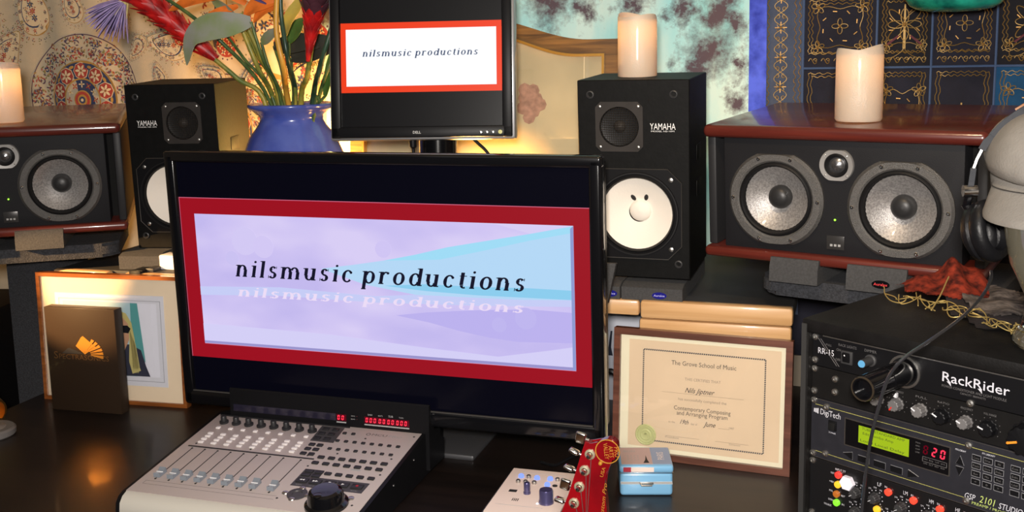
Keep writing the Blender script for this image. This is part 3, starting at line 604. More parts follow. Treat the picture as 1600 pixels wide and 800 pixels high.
def blade(mb, path, wmax, up, mi=0, fold=.25, tip=.0, n=None):   # leaf or petal: a cupped ribbon with thickness along a path
    N = len(path); rows = []
    for i, p in enumerate(path):
        t = i / (N - 1); wd = wmax * max(.02, (math.sin(PI * min(1, t * .92 + .08)) ** .7))
        d = (path[min(i + 1, N - 1)] - path[max(i - 1, 0)]).normalized(); s_ = d.cross(Vector(up)).normalized(); nn = s_.cross(d).normalized()
        th = nn * .0007
        rows.append([[mb.bm.verts.new(p + s_ * wd * q + nn * wd * fold * abs(q) + e) for q in (-1, -.5, 0, .5, 1)] for e in (th, -th)])
    for a, b in zip(rows, rows[1:]):
        for e in (0, 1):
            for q in range(4): mb._f([a[e][q], a[e][q + 1], b[e][q + 1], b[e][q]], mi)
        for q in (0, 4): mb._f([a[0][q], a[1][q], b[1][q], b[0][q]], mi)
    return mb
def flower_thing(name, label, cat, group=None):
    t = empty(name, (VX, VY, SHZ + .35)); tag(t, label, cat, group); return t, Vector((VX, VY, SHZ + .35))
def fin(mb, name, m, t, o, **k):
    for v in mb.bm.verts: v.co -= o
    return mb.build(name, m, t, 60, **k)
VW = (-.3, -1, .15)
def scaly(t, o, base, tip, r0, r1, rows, m, name='bract', open_=.9):        # overlapping bracts round an axis
    base, tip = Vector(base), Vector(tip); ax = (tip - base); Ln = ax.length; ax.normalize(); p = ax.orthogonal().normalized(); q = ax.cross(p); first = None
    for i in range(rows):
        f = i / rows; n = 7; r = (r0 + (r1 - r0) * f); c = base + ax * Ln * f
        for k in range(n):
            a = 2 * PI * (k + .5 * (i % 2)) / n; d = p * math.cos(a) + q * math.sin(a); Lb = Ln / rows * 2.6
            mb = MB(); s0 = c + d * r * .55; path = [s0 + ax * Lb * u + d * r * (.5 * math.sin(u * 1.9) + open_ * u * u * .6) for u in (0, .3, .55, .8, 1)]
            blade(mb, path, r * .55, d, 0, -.3); fin(mb, name, m, t, o)
# red ginger leaning out to the left
def axis_tube(px, k, r, m, t, o, name='stem'):
    pts = stemline(px, k); mb = MB(); n = len(pts); mb.tube(pts, [r * (1.05 - .25 * i / n) for i in range(n)], 8); fin(mb, name, m, t, o); return pts
t, o = flower_thing('red_ginger', 'red torch ginger leaning out far to the left, scales fading to dark crimson', 'flower')
axis_tube([(418, 172, 2.09), (370, 122, 2.06), (310, 72, 2.03)], 0, .0062, YGRN, t, o)
scaly(t, o, at(338, 92, 2.045), at(214, -12, 2.0), .014, .024, 10, REDB, open_=1.3)
mb = MB(); blade(mb, curve3([at(322, 86, 2.03), at(296, 66, 2.02), at(272, 40, 2.02)]), .006, VW); fin(mb, 'yellow_bract', PALEY, t, o)
t, o = flower_thing('red_ginger', 'red torch ginger hanging its point down beside the small monitor, dark purple above', 'flower')
axis_tube([(470, 168, 2.07), (480, 120, 2.04), (487, 70, 2.02)], 1, .007, YGRN, t, o)
scaly(t, o, at(481, 96, 2.0), at(490, 20, 2.0), .006, .022, 7, REDB); scaly(t, o, at(490, 30, 2.0), at(496, -28, 2.0), .024, .03, 5, PURD, open_=.8)
t, o = flower_thing('violet_pincushion', 'violet spiky flower with pale yellow centre hanging at the upper left', 'flower')
axis_tube([(425, 165, 2.1), (340, 60, 2.0), (255, -5, 1.99), (212, -18, 1.99), (196, 2, 1.985)], 2, .0045, GRN, t, o)
c = at(196, 0, 1.985); ax = (at(150, 62, 1.97) - c).normalized(); p_ = ax.orthogonal().normalized(); q_ = ax.cross(p_)
for k in range(70):
    a = k * 2.4; rr = .2 + .75 * ((k % 9) / 8); d = (ax + (p_ * math.cos(a) + q_ * math.sin(a)) * rr * .9).normalized(); Ln = .072 + .02 * random.random()
    mb = MB(); blade(mb, [c + d * Ln * u + ax * .012 * u * u for u in (.12, .4, .7, 1)], .0085, p_, 0, .3); fin(mb, 'petal', PUR if k % 6 else BLUP, t, o)
for k in range(22):
    a = k * 2.4; d = (ax + (p_ * math.cos(a) + q_ * math.sin(a)) * .75 * ((k % 5) / 4)).normalized(); mb = MB(); mb.tube([c - ax * .01, c + d * .042], [.0022, .0012], 5); fin(mb, 'stamen', CRM, t, o)
def paradise(label, px, k, heads, m=GRN):
    t, o = flower_thing('bird_of_paradise', label, 'flower', 'orange birds of paradise in the vase'); axis_tube(px, k, .0065, m, t, o)
    for (u0, v0, y0), (u1, v1, y1), wd, kind in heads:
        a, b = at(u0, v0, y0), at(u1, v1, y1); mid = (a + b) / 2 + Vector((0, -.006, .008)); mb = MB(); blade(mb, curve3([a, mid, b], 4), wd, VW, 0, .4)
        fin(mb, {'o': 'petal', 'b': 'tongue', 's': 'spathe'}[kind], {'o': ORG, 'b': BLUP, 's': LEAFS}[kind], t, o)
paradise('orange bird of paradise with petals spread above the drooping silver leaf', [(437, 168, 2.1), (408, 90, 2.05), (380, 28, 2.02)], 3, [((372, 10, 2.0), (300, 55, 2.0), 0.0124, 'o'), ((360, -10, 2.0), (262, 18, 2.0), 0.0139, 'o'), ((385, 5, 2.0), (330, -30, 2.0), 0.0155, 'o'), ((380, 40, 2.0), (330, 0, 2.01), .011, 's')], YGRN)
paradise('orange bird of paradise with a purple tongue, right of the drooping silver leaf', [(445, 166, 2.08), (400, 80, 2.06), (376, 20, 2.04)], 4, [((432, 2, 2.0), (380, 26, 2.0), 0.0170, 'o'), ((436, 6, 2.0), (396, 36, 2.0), 0.0139, 'o'), ((430, -6, 2.0), (392, 0, 2.0), 0.0124, 'o'), ((416, 6, 1.99), (372, -4, 1.99), .004, 'b'), ((436, 0, 2.0), (410, -25, 2.0), .012, 's')], YGRN)
def leaf(label, px, k, m, wd, stem=None, sm=GRN, fold=.2):
    t, o = flower_thing('leaf_stem', label, 'leaf')
    if stem: axis_tube(stem, k, .004, sm, t, o)
    mb = MB(); blade(mb, curve3([at(*q) for q in px], 6), wd, VW, 0, fold); fin(mb, 'leaf_blade', m, t, o)
leaf('large silver green leaf bending over and drooping to a point at the left', [(392, 34, 1.98), (360, 38, 1.965), (322, 44, 1.955), (298, 62, 1.95), (292, 102, 1.95)], 5, LEAFS, .03, [(440, 165, 2.06), (412, 95, 2.0), (392, 34, 1.98)], GRN, .05)
leaf('small green leaf tucked below the drooping silver leaf', [(352, 52, 2.0), (335, 44, 2.0), (318, 50, 2.0)], 6, LEAFG, .014, [(430, 165, 2.1), (380, 90, 2.05), (352, 52, 2.0)])
leaf('dark grey leaf behind the stems, left of the red ginger point', [(428, 72, 2.1), (450, 70, 2.1), (478, 66, 2.1), (500, 74, 2.1)], 7, LEAFD, .022, [(450, 168, 2.12), (440, 110, 2.12), (428, 72, 2.1)])
leaf('bright green leaf behind the red ginger point', [(452, 66, 2.08), (464, 45, 2.08), (474, 28, 2.08)], 8, LEAFG, .018, [(458, 168, 2.1), (452, 110, 2.09), (452, 66, 2.08)])
leaf('grey brown leaf reaching right towards the small monitor', [(455, 90, 2.12), (480, 80, 2.12), (505, 72, 2.12), (528, 74, 2.13)], 9, LEAFD, .03, [(462, 168, 2.12), (455, 90, 2.12)])
leaf('yellow green leaf standing against the left edge of the small monitor', [(508, 150, 2.08), (514, 120, 2.07), (519, 95, 2.06), (522, 70, 2.06)], 10, LEAFG, .014, [(492, 168, 2.09), (500, 159, 2.085), (508, 150, 2.08)])
leaf('pale silver leaf point sticking out between the amber and grey stems', [(408, 66, 2.06), (420, 58, 2.05), (436, 44, 2.04)], 15, LEAFS, .014, [(442, 166, 2.09), (420, 105, 2.07), (408, 66, 2.06)])
leaf('pale yellow bract opening upright beside the red ginger', [(446, 55, 2.02), (452, 30, 2.01), (466, 8, 2.01), (476, -14, 2.01)], 11, PALEY, .016, [(462, 166, 2.07), (450, 100, 2.04), (446, 55, 2.02)], YGRN)
def bare(label, px, k, m, r):
    t, o = flower_thing('cut_reed', label, 'plant'); axis_tube(px, k, r, m, t, o)
bare('amber yellow stem curving up through the middle of the bunch', [(452, 168, 2.03), (444, 110, 2.0), (432, 50, 1.99), (433, -15, 1.99)], 12, YEL, .0068)
bare('grey green stem just right of the amber stem', [(462, 166, 2.03), (450, 95, 2.0), (440, 30, 2.0), (438, -15, 2.0)], 13, DGRN, .0055)
bare('dark green stem slanting right, nearest the small monitor', [(488, 166, 2.04), (500, 105, 2.02), (516, 50, 2.01), (528, 5, 2.02)], 14, DGRN, .0066)
bare('thin green stem close beside the red ginger stem', [(494, 168, 2.06), (508, 120, 2.05), (522, 85, 2.05)], 16, GRN, .005)
bare('olive stem leaning left with a bright side edge', [(432, 168, 2.05), (405, 110, 2.02), (378, 45, 2.0)], 17, YGRN, .0062)

# ---------------------------------------------------------------- small lamps hidden behind the screens
def uplight(loc, power, label):
    t = empty('uplight', loc); tag(t, label, 'lamp')
    MB().lathe([(.0, 0), (.045, 0), (.045, .012), (.012, .018), (.01, .06), (.03, .075), (.04, .12), (.036, .12), (.026, .08), (.0, .075)], (0, 0, 0), 'z', 28).build('brass_body', GOLD, t)
    MB().sphere((0, 0, .112), .02, n=16).build('bulb', glow('lamp_bulb', (1, .62, .22), 12), t)
    l = bpy.data.lights.new('lamp_light', 'POINT'); l.energy = power; l.color = (1, .50, .13); l.shadow_soft_size = .03
    lo = bpy.data.objects.new('lamp_light', l); COL.objects.link(lo); lo.parent = t; lo.location = (0, 0, .15)
uplight((-1.235, 2.29, SHZ), 27, 'small brass uplight hidden behind the blue vase, glowing yellow')
uplight((-.80, 2.2, SHZ), 7, 'small brass uplight behind the big screen under the small monitor')

# ---------------------------------------------------------------- framed picture with arched top leaning on the wall
t = empty('arched_picture_frame', (-.845, 2.345, SHZ), (R_(-5), 0, 0)); tag(t, 'antique gold frame with an arched top leaning behind the small monitor', 'picture frame')
def archz(x): u = abs(x) / .34; return (.53 + .028 * math.cos(u / .8 * PI)) if u < .8 else .502
FG = wood('antique_gilt', hexc('8c6838'), hexc('4e3820'), 18, .35, 'x', .3); LIPG = mat('bright_gilt_lip', hexc('c89a4c'), .3, .8)
XS = [-.34 + .68 * i / 48 for i in range(49)]
def arch_outline(ins): return [(x * (1 - ins / .34), archz(x) - ins) for x in XS]
def frame_ring(i0, i1, y0, y1, m, name):
    o = arch_outline(i0); n = arch_outline(i1); o = [(-.34 + i0, i0)] + o + [(  .34 - i0, i0)]; n = [(-.34 + i1, i1)] + n + [(  .34 - i1, i1)]
    mb = MB(); k = len(o); A = [[mb.bm.verts.new((p[0], y, p[1])) for p in L_] for L_, y in ((o, y1), (o, y0), (n, y0), (n, y1))]
    for a, b in zip(A, A[1:] + A[:1]):
        for i in range(k): mb._f([a[i], a[(i + 1) % k], b[(i + 1) % k], b[i]])
    return mb.build(name, m, t, 40)
frame_ring(0, .035, -.02, .01, FG, 'moulding'); frame_ring(.033, .0385, -.022, -.004, LIPG, 'gilt_lip')
q = arch_outline(.036); q = [(-.304, .036)] + q + [(.304, .036)]
MB().prism(q, .0, .008).build('mount', mat('parchment', hexc('d6c49c'), .7, var=.22, vscale=3.5, col2=hexc('b4a684')), t)
MB().box((.255, -.0008, .25), (.0025, .001, .44)).build('mount_line', mat('pale_line', hexc('ead8b0'), .6), t)
P_ = MB(); PK_ = mat('faded_pink', hexc('c89c84'), .8, var=.4, vscale=60)
for k in range(16): a = k * 2.4; P_.poly([(.125 + .03 * math.cos(a) * (k / 16) + .016 * math.cos(b), -.0006 - k * 1e-5, .36 + .04 * math.sin(a) * (k / 16) + .016 * math.sin(b)) for b in [2 * PI * j / 8 for j in range(8)]])
P_.build('faded_flower_print', PK_, t)
GLS = bpy.data.materials.new('picture_glass'); GLS.use_nodes = True; nt = GLS.node_tree; nt.nodes.remove(nt.nodes['Principled BSDF'])
g1 = nt.nodes.new('ShaderNodeBsdfTransparent'); g2 = nt.nodes.new('ShaderNodeBsdfGlossy'); g2.inputs['Roughness'].default_value = .03; g3 = nt.nodes.new('ShaderNodeFresnel'); g3.inputs[0].default_value = 1.45; g4 = nt.nodes.new('ShaderNodeMixShader')
nt.links.new(g3.outputs[0], g4.inputs[0]); nt.links.new(g1.outputs[0], g4.inputs[1]); nt.links.new(g2.outputs[0], g4.inputs[2]); nt.links.new(g4.outputs[0], nt.nodes['Material Output'].inputs[0])
MB().prism(q, -.0035, -.002).build('glass_pane', GLS, t)

# ---------------------------------------------------------------- small monitor
t = empty('small_monitor', (-.8448, 2.0059, 1.4401), (R_(-6.22), 0, R_(11.67))); tag(t, 'small square monitor with thick black bezel on a post behind the big screen', 'monitor')
SCRB = mat('dark_screen', (.005, .005, .006), .3, spec=.2)
sh = MB(); sh.box((.0, .026, .0525), (.392, .04, .305), .006); sh.build('silver_shell', mat('silver_shell', (.42, .42, .43), .35, .7), t)
bz = MB(); x0, x1, z0, z1 = -.19, .19, -.0935, .215
for c, d in (((0, .0, -.083), (.38, .014, .023)), ((0, 0, .207), (.38, .014, .016)), ((-.18, 0, .06), (.02, .014, .31)), ((.18, 0, .06), (.02, .014, .31))): bz.box(c, d, .003)
bz.build('bezel', BLACK, t)
sc_ = MB().box((0, .003, .064), (.345, .002, .275)).build('screen', SCRB, t)
for c, d in (((0, .0015, .1375), (.338, .0006, .0135)), ((0, .0015, .0065), (.338, .0006, .0135)), ((-.1635, .0015, .072), (.0115, .0006, .118)), ((.1635, .0015, .072), (.0115, .0006, .118))):
    MB().box(c, d).build('screen_border', glow('screen_orange_red', hexc('f03c14'), 1.0), sc_)
MB().box((0, .0013, .072), (.316, .0006, .118)).build('screen_picture', glow('screen_white', hexc('f8fafe'), 1.05), sc_)
serif_text('nilsmusic productions', -.1235, .0745, .243, sc_, glow('screen_ink', hexc('40506e'), 1), .0008, .22, 'lettering', .84)
text('DELL', -.0165, -.0868, .0165, t, STEEL, y=-.0075, height=.0052)
for k in range(3): MB().lathe([(.0028, 0), (.0028, -.0012), (0, -.0016)], (.1245 + .0125 * k, -.007, -.0852), 'y', 10).build('button', CHROME, t)
MB().lathe([(.0042, 0), (.0042, -.0012), (0, -.0016)], (.1655, -.007, -.0852), 'y', 14).build('power_button', glow('amber_lamp', (.9, .8, .3), .8), t)
M_ = t.matrix_world
st = MB(); st.tube([(.022, .075, -.33), (.022, .068, -.05), (.022, .06, .02)], .041, 28); st.box((0, .055, .04), (.1, .03, .1), .004); st.build('stand_post', GLOSSB, t)
MB().lathe([(0, 0), (.1, 0), (.1, .008), (.05, .016), (0, .017)], (0, .085, -.396), 'z', 32).build('base', BLACK, t)
# ---------------------------------------------------------------- seven segment digits
SEG = {'0': 'abcdef', '2': 'abged', '1': 'bc', '8': 'abcdefg'}
def digits(txt, x, z, h, par, m, y, pitch, slant=.1, name='lit_digit'):
    for ch in txt:
        if ch != ' ':
            w = h * .5; t = h * .13; mb = MB()
            R0 = {'a': (t, h - t / 2, w - t, h - t / 2), 'g': (t, h / 2, w - t, h / 2), 'd': (t, t / 2, w - t, t / 2), 'f': (t / 2, h / 2 + t * .6, t / 2, h - t * .6), 'e': (t / 2, t * .6, t / 2, h / 2 - t * .6), 'b': (w - t / 2, h / 2 + t * .6, w - t / 2, h - t * .6), 'c': (w - t / 2, t * .6, w - t / 2, h / 2 - t * .6)}
            for k in SEG[ch]:
                a, b, c, d = R0[k]; v = a == c
                q = [(a - t / 2, b), (a + t / 2, b), (c + t / 2, d), (c - t / 2, d)] if v else [(a, b - t / 2), (c, b - t / 2), (c, b + t / 2), (a, b + t / 2)]
                mb.prism([(x + px + slant * pz, z + pz) for px, pz in q], y - .0004, y)
            mb.build(name, m, par)
        x += pitch if ch != ' ' else pitch * .45
# ---------------------------------------------------------------- big screen
tv = empty('flat_screen', (-.8255, 1.7255, .8612), (R_(1.75), 0, R_(.09))); tag(tv, 'large flat screen in glossy black bezel showing a red framed lavender title', 'monitor')
bz = MB()
for c, d in (((0, -.0, .4715), (.866, .03, .021)), ((0, 0, -.014), (.86, .03, .03)), ((-.4205, 0, .2245), (.0225, .03, .505)), ((.4205, 0, .2245), (.0225, .03, .505))): bz.box(c, d, .0055, seg=3)
bz.build('bezel', GLOSSB, tv)
MB().box((0, .04, .2245), (.85, .05, .5), .012).build('back_shell', BLACK, tv); MB().box((0, .085, .17), (.5, .05, .3), .02).build('rear_bulge', BLACK, tv)
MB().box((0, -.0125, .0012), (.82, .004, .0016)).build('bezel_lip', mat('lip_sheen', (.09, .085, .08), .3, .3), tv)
pn = MB().box((0, -.004, .23), (.825, .004, .466)).build('screen_panel', mat('navy_black_panel', (.002, .002, .004), .2, spec=.2, emit=(.001, .001, .005), es=.5), tv)
RED = glow('screen_crimson', hexc('9c1020'), 1.0)
y = -.0066
for x0, x1, z0, z1 in ((-.409, .4085, .3602, .3915), (-.409, .4085, .0705, .0992), (-.409, -.3775, .0992, .3602), (.3805, .4085, .0992, .3602)):
    MB().box(((x0 + x1) / 2, y, (z0 + z1) / 2), (x1 - x0, .0006, z1 - z0)).build('screen_border', RED, pn)
HL = glow('screen_pink_line', hexc('c8607c'), 1)
for x0, x1, z0, z1 in ((-.409, .4085, .3908, .3922), (-.4097, -.4083, .0705, .392), (.3795, .3805, .0985, .3602), (-.3775, .3805, .0985, .0993)): MB().box(((x0 + x1) / 2, y - .0002, (z0 + z1) / 2), (x1 - x0, .0006, z1 - z0)).build('screen_border_line', HL, pn)
# the picture on the screen: pale lavender clouds of light, with cyan swooshes
SP = bpy.data.materials.new('screen_lavender'); SP.use_nodes = True; nt = SP.node_tree; b = nt.nodes['Principled BSDF']; b.inputs['Base Color'].default_value = (0, 0, 0, 1); b.inputs['Roughness'].default_value = .35
tc = nt.nodes.new('ShaderNodeTexCoord'); n = nt.nodes.new('ShaderNodeTexNoise'); n.inputs['Scale'].default_value = 5; n.inputs['Detail'].default_value = 2.5; mp = nt.nodes.new('ShaderNodeMapping'); mp.inputs['Scale'].default_value = (1, 1, 2.2); mp.inputs['Location'].default_value = (1.7, 0, .4)
r = nt.nodes.new('ShaderNodeValToRGB'); el = r.color_ramp.elements; el[0].position = .34; el[0].color = (*hexc('c3b9ee'), 1); el[1].position = .66; el[1].color = (*hexc('d8cdf5'), 1); e2 = el.new(.5); e2.color = (*hexc('cdc2f2'), 1)
L = nt.links.new; L(tc.outputs['Object'], mp.inputs[0]); L(mp.outputs[0], n.inputs['Vector']); L(n.outputs['Fac'], r.inputs[0]); L(r.outputs[0], b.inputs['Emission Color']); b.inputs['Emission Strength'].default_value = 1
MB().box((.0015, y + .0001, .2297), (.758, .0004, .261)).build('screen_picture', SP, pn)
def sw(pts, col, k, nm='screen_swoosh'): MB().poly([(x, y - .0004 - k * .00005, z) for x, z in pts]).build(nm, glow('screen_tint_' + col, hexc(col), 1), pn)
up = [(-.11, .2625), (-.045, .2725), (.0189, .2835), (.082, .297), (.1461, .3135), (.2265, .329), (.3026, .3435), (.345, .353), (.3802, .3598)]
sw(up + [(.3802, .2281), (.28, .2235), (.167, .2222), (.0795, .2222), (-.02, .236)], 'b4d8f6', 1)
sw([(.0189, .2835), (.082, .297), (.1461, .3135), (.2265, .329), (.3026, .3435), (.3802, .3598), (.3802, .348), (.3, .331), (.22, .311), (.13, .29)], 'a0dcf6', 2)
sw([(.24, .3585), (.3026, .3435), (.3802, .3598), (.3802, .3602), (.19, .3602)], 'd8cef4', 3)
sw([(.0189, .236), (.1, .2302), (.2, .2275), (.3802, .2282), (.3802, .245), (.3, .2455), (.2, .243), (.1, .243)], '8ccdee', 4)
sw([(-.3775, .215), (-.2, .222), (0, .215), (.0795, .2222), (.28, .2235), (.3802, .2281), (.3802, .216), (.2, .208), (0, .203), (-.2, .205), (-.3775, .198)], 'c6cdf6', 5)
sw([(.0391, .1808), (.105, .171), (.1643, .1584), (.22, .15), (.2734, .1455), (.3802, .15), (.3802, .205), (.3, .207), (.2, .2), (.1, .19)], 'bcb2ee', 6)
sw([(-.3775, .1), (.3802, .1), (.3802, .1434), (.33, .133), (.2363, .1153), (.1, .122), (-.1, .135), (-.3775, .14)], 'd4cff6', 7)
sw([(-.3775, .1), (.3802, .1), (.3802, .1055), (-.3775, .105)], '9a94cc', 8, 'screen_inner_shadow'); sw([(.3745, .1), (.3802, .1), (.3802, .36), (.3745, .355)], '8f9ad0', 9, 'screen_inner_shadow')
for q in (0, 1, 2, 4, 6, 7):
    cx, cz, rr = ((-.27, .31, .028), (-.23, .3, .022), (-.3, .275, .014), (-.08, .335, .03), (.02, .305, .016), (.1, .285, .012), (.29, .19, .02), (.24, .175, .014), (-.14, .17, .03))[q]
    sw([(cx + rr * math.cos(a), cz + rr * math.sin(a)) for a in [2 * PI * k / 20 for k in range(20)]], ('d3c9f4', 'd3c8f4', 'cbc2f2', 'd3c8f3', 'd0c5f4', 'd4c9f3', 'bfb6ef', 'bfb6ef', 'cac8f5')[q], 10 + q, 'screen_light_spot')
serif_text('nilsmusic productions', -.2955, .2393, .5855, pn, glow('screen_dark_letters', hexc('141428'), 1), y - .002, .22, 'lettering', .84)
serif_text('nilsmusic productions', -.2935, .2, .58, pn, glow('screen_pale_letters', hexc('ecdcf6'), 1), y - .002, .3, 'mirrored_lettering', .48)
M_ = MB(); M_.box((-.0, .16, -.117), (.31, .19, .012), .005); M_.build('stand_base', mat('gun_metal', (.07, .07, .075), .35, .4), tv).rotation_euler = (R_(-1.75), 0, 0)
MB().box((0, .135, -.05), (.12, .03, .16), .005).build('stand_neck', BLACK, tv)

# ---------------------------------------------------------------- mixing control surface
mc = empty('control_surface', (-.9479, 1.4044, .790), (R_(6.77), 0, R_(.33))); tag(mc, 'pale grey mixing control surface with nine faders and red digit displays', 'mixer')
PANEL = mat('warm_grey_panel', hexc('b4a8a4'), .5, bump=.05, bscale=600); LIP = mat('pale_front_lip', hexc('c4c0b6'), .42); GROOVE = mat('engraved_line', (.12, .11, .11), .7); BTN = mat('dark_button', (.02, .02, .022), .45); CLR = mat('milky_button', hexc('e4dedc'), .35)
pr = [(.291, -.0006), (.0, -.0006), (-.012, -.004), (-.021, -.0125), (-.0245, -.025), (-.024, -.0445), (.291, -.079)]
MB().prism(pr[:1] + pr[1:], -.2135, .2135, 'x').build('body', LIP, mc, 50)
MB().box((.0, .1455, -.0002), (.4285, .291, .0012), .0004).build('top_panel', PANEL, mc)
side = [(.3, .0), (.0, -.0012), (-.012, -.0045), (-.021, -.013), (-.0245, -.0255), (-.024, -.0448), (.36, -.087), (.362, -.02)]
for s in (-1, 1): MB().prism(side, s * .2135, s * .2215, 'x').build('side_cheek', BLACK, mc)
hs = empty('x', (0, 0, 0)); bpy.data.objects.remove(hs)
ho = MB().prism([(0, 0), (0, .0525), (.002, .055), (.007, .054), (.012, .03), (.03, -.004), (.075, -.03), (.075, -.07), (.002, -.07)], -.191, .2285, 'x').build('display_housing', BLACK, mc); ho.location = (0, .2915, 0); ho.rotation_euler = (R_(-9), 0, 0)
MB().box((-.072, -.0003, .0168), (.222, .001, .0135)).build('dark_lcd', mat('unlit_lcd', (.018, .016, .03), .15, coat=.5), ho)
RLED = glow('red_digit', (1, .03, .06), 2.2); RBK = mat('red_window', (.06, .0, .006), .3, emit=(.3, .0, .02), es=.08)
for x0, x1 in ((.0405, .0605), (.0985, .1895)):
    MB().box(((x0 + x1) / 2, -.0003, .0165), (x1 - x0, .001, .0125)).build('digit_window', RBK, ho); MB().box(((x0 + x1) / 2, -.0004, .0075), (x1 - x0, .001, .0022)).build('window_rule', GREYP, ho)
digits('00', .0425, .0122, .0088, ho, RLED, -.001, .0085); digits('000', .101, .0122, .0088, ho, RLED, -.001, .0082); digits('00', .1278, .0122, .0088, ho, RLED, -.001, .0082); digits('00', .1455, .0122, .0088, ho, RLED, -.001, .0082); digits('000', .1635, .0122, .0088, ho, RLED, -.001, .0082)
for k, s_ in enumerate(('BARS', 'BEATS', 'SUB', 'TICKS')): text(s_, .106 + .021 * k, .0255, .009, ho, GREYP)
for k in range(2): text('SMPTE' if k == 0 else 'BEATS', .071, .0205 - .006 * k, .008, ho, GREYP); MB().sphere((.083, -.0005, .0215 - .006 * k), .0009, n=6).build('indicator', RBK, ho)
def rep(src_fn, pts, name, m):
    o = src_fn().build(name, m, mc); o.location = pts[0]
    for p in pts[1:]: put(o, p, mc)
XK = [-.1848 + .02717 * k for k in range(8)]
kn = MB().lathe([(.0088, 0), (.0088, .0035), (.0058, .0042), (.0052, .0135), (.0045, .0145), (0, .0145)], (0, 0, 0), 'z', 20); kn.box((0, .0052, .009), (.0012, .0012, .009)); o = kn.build('rotary_knob', BTN, mc); o.location = (XK[0], .2595, .0004)
for x in XK[1:]: put(o, (x, .2595, .0004), mc)
rep(lambda: MB().box((0, 0, .0012), (.0085, .0065, .003), .0008), [(-.183 + .02686 * k, .2365, .0006) for k in range(8)], 'square_button', CLR)
rep(lambda: MB().box((0, 0, .0014), (.0105, .0062, .0034), .0009), [(-.1845 + .02717 * k + .0012 * (r % 2), yy, .0006) for r, yy in enumerate((.2127, .2016, .1905, .1785)) for k in range(8)], 'channel_button', CLR)
FX = [-.187 + .02705 * k for k in range(8)] + [.0372]
rep(lambda: MB().box((0, 0, .0004), (.0014, .1055, .0006)), [(x, .1, .0003) for x in FX], 'fader_slot', INK)
FC = mat('smoky_fader_cap', hexc('8f98a2'), .18, trans=.25, coat=.6)
fm = MB(); fm.prism([(-.0105, 0), (-.0095, .0075), (-.004, .0055), (0, .0048), (.004, .0058), (.0095, .0095), (.0115, 0)], -.0062, .0062, 'x'); o = fm.build('fader_cap', FC, mc); o.location = (FX[0], .0585, .001)
wl = MB().box((0, 0, .0055), (.0126, .0012, .0012)).build('cap_line', WHITEP, o)
for x in FX[1:]: c = put(o, (x, .0585, .001), mc); put(wl, (0, 0, 0), c)
rep(lambda: MB().lathe([(.0022, 0), (.0018, .0008), (0, .0008)], (0, 0, 0), 'z', 8), [(x, yy, .0003) for x in FX for yy in (.1555, .0445)] + [(-.19, .1735, .0003), (-.075, .1735, .0003), (.0415, .173, .0003), (.06, .139, .0003), (.118, .2525, .0003), (.205, .276, .0003), (.197, .191, .0003), (.2, .136, .0003), (.195, .036, .0003), (.06, .031, .0003), (.092, .19, .0003)], 'panel_screw', INK)
MB().box((-.0703, .1628, .0008), (.259, .0028, .0014)).build('dark_divider', BTN, mc)
for yy, x0, x1 in ((.0368, -.2, .056), (.0262, -.2, .056)): MB().box(((x0 + x1) / 2, yy, .0003), (x1 - x0, .0006, .0004)).build('engraved_line', GROOVE, mc)
MB().box((-.2, .0315, .0003), (.0006, .0106, .0004)).build('engraved_line', GROOVE, mc); MB().box((-.07, .2865, .001), (.28, .003, .002)).build('dark_divider', BTN, mc)
DKP = mat('dark_panel', (.05, .047, .05), .5)
MB().prism([(.0135, .2835), (.061, .2835), (.066, .2255), (.0185, .2255)], .0003, .0009, 'z').build('dark_panel', DKP, mc)
rep(lambda: MB().box((0, 0, .0012), (.013, .009, .002), .0006), [(.028 + .02 * a, .272 - .018 * b, .0008) for a in range(2) for b in range(3)], 'panel_button', BTN)
rep(lambda: MB().box((0, 0, .0012), (.0115, .0085, .0032), .001), [(x, yy, .0004) for x in (.0303, .0465) for yy in (.2112, .195, .1777)], 'bank_button', BTN)
lin = lambda a, b, n: [a + (b - a) * k / (n - 1) for k in range(n)]
rep(lambda: MB().box((0, 0, .0012), (.0075, .0062, .003), .001), [(x, .2633, .0004) for x in (.0707, .0885)] + [(x, .2338, .0004) for x in lin(.0707, .1914, 8)] + [(x, .2033, .0004) for x in lin(.0702, .1905, 8)], 'function_button', BTN)
rep(lambda: MB().box((0, 0, .0014), (.0125, .008, .0036), .0012), [(x, .1706, .0004) for x in lin(.0698, .1923, 7)] + [(x, .1504, .0004) for x in lin(.0687, .1916, 7)] + [(x, .1197, .0004) for x in lin(.1092, .1907, 5)], 'mode_button', BTN)
MB().box((.1505, .1427, .0004), (.018, .004, .0006)).build('button_label', GREYP, mc)
MB().prism([(.061, .1293), (.098, .1293), (.0992, .1053), (.195, .1053), (.1942, .0732), (.0612, .0732)], .0003, .0009, 'z').build('transport_panel', DKP, mc)
rep(lambda: MB().box((0, 0, .0012), (.0155, .0085, .002), .0006), [(.0725 + .0195 * a, .1215 - .0125 * b, .0008) for a in range(2) for b in range(2)], 'panel_button', BTN)
tb = [.0755, .1005, .127, .152, .1785]
rep(lambda: MB().box((0, 0, .001), (.021, .0135, .0024), .0008), [(x, .0905, .0008) for x in tb], 'transport_button', BTN)
def ic(pts, m=WHITEP): MB().prism(pts, .0031, .0034, 'z').build('transport_icon', m, mc)
for x, d in ((tb[0], -1), (tb[1], 1)):
    for q in (-.0028, .0022): ic([(x + q - .002 * d, .0905 + .0022), (x + q - .002 * d, .0905 - .0022), (x + q + .0025 * d, .0905)])
ic([(tb[2] - .0022, .0883), (tb[2] + .0022, .0883), (tb[2] + .0022, .0927), (tb[2] - .0022, .0927)]); ic([(tb[3] - .002, .0883), (tb[3] - .002, .0927), (tb[3] + .003, .0905)])
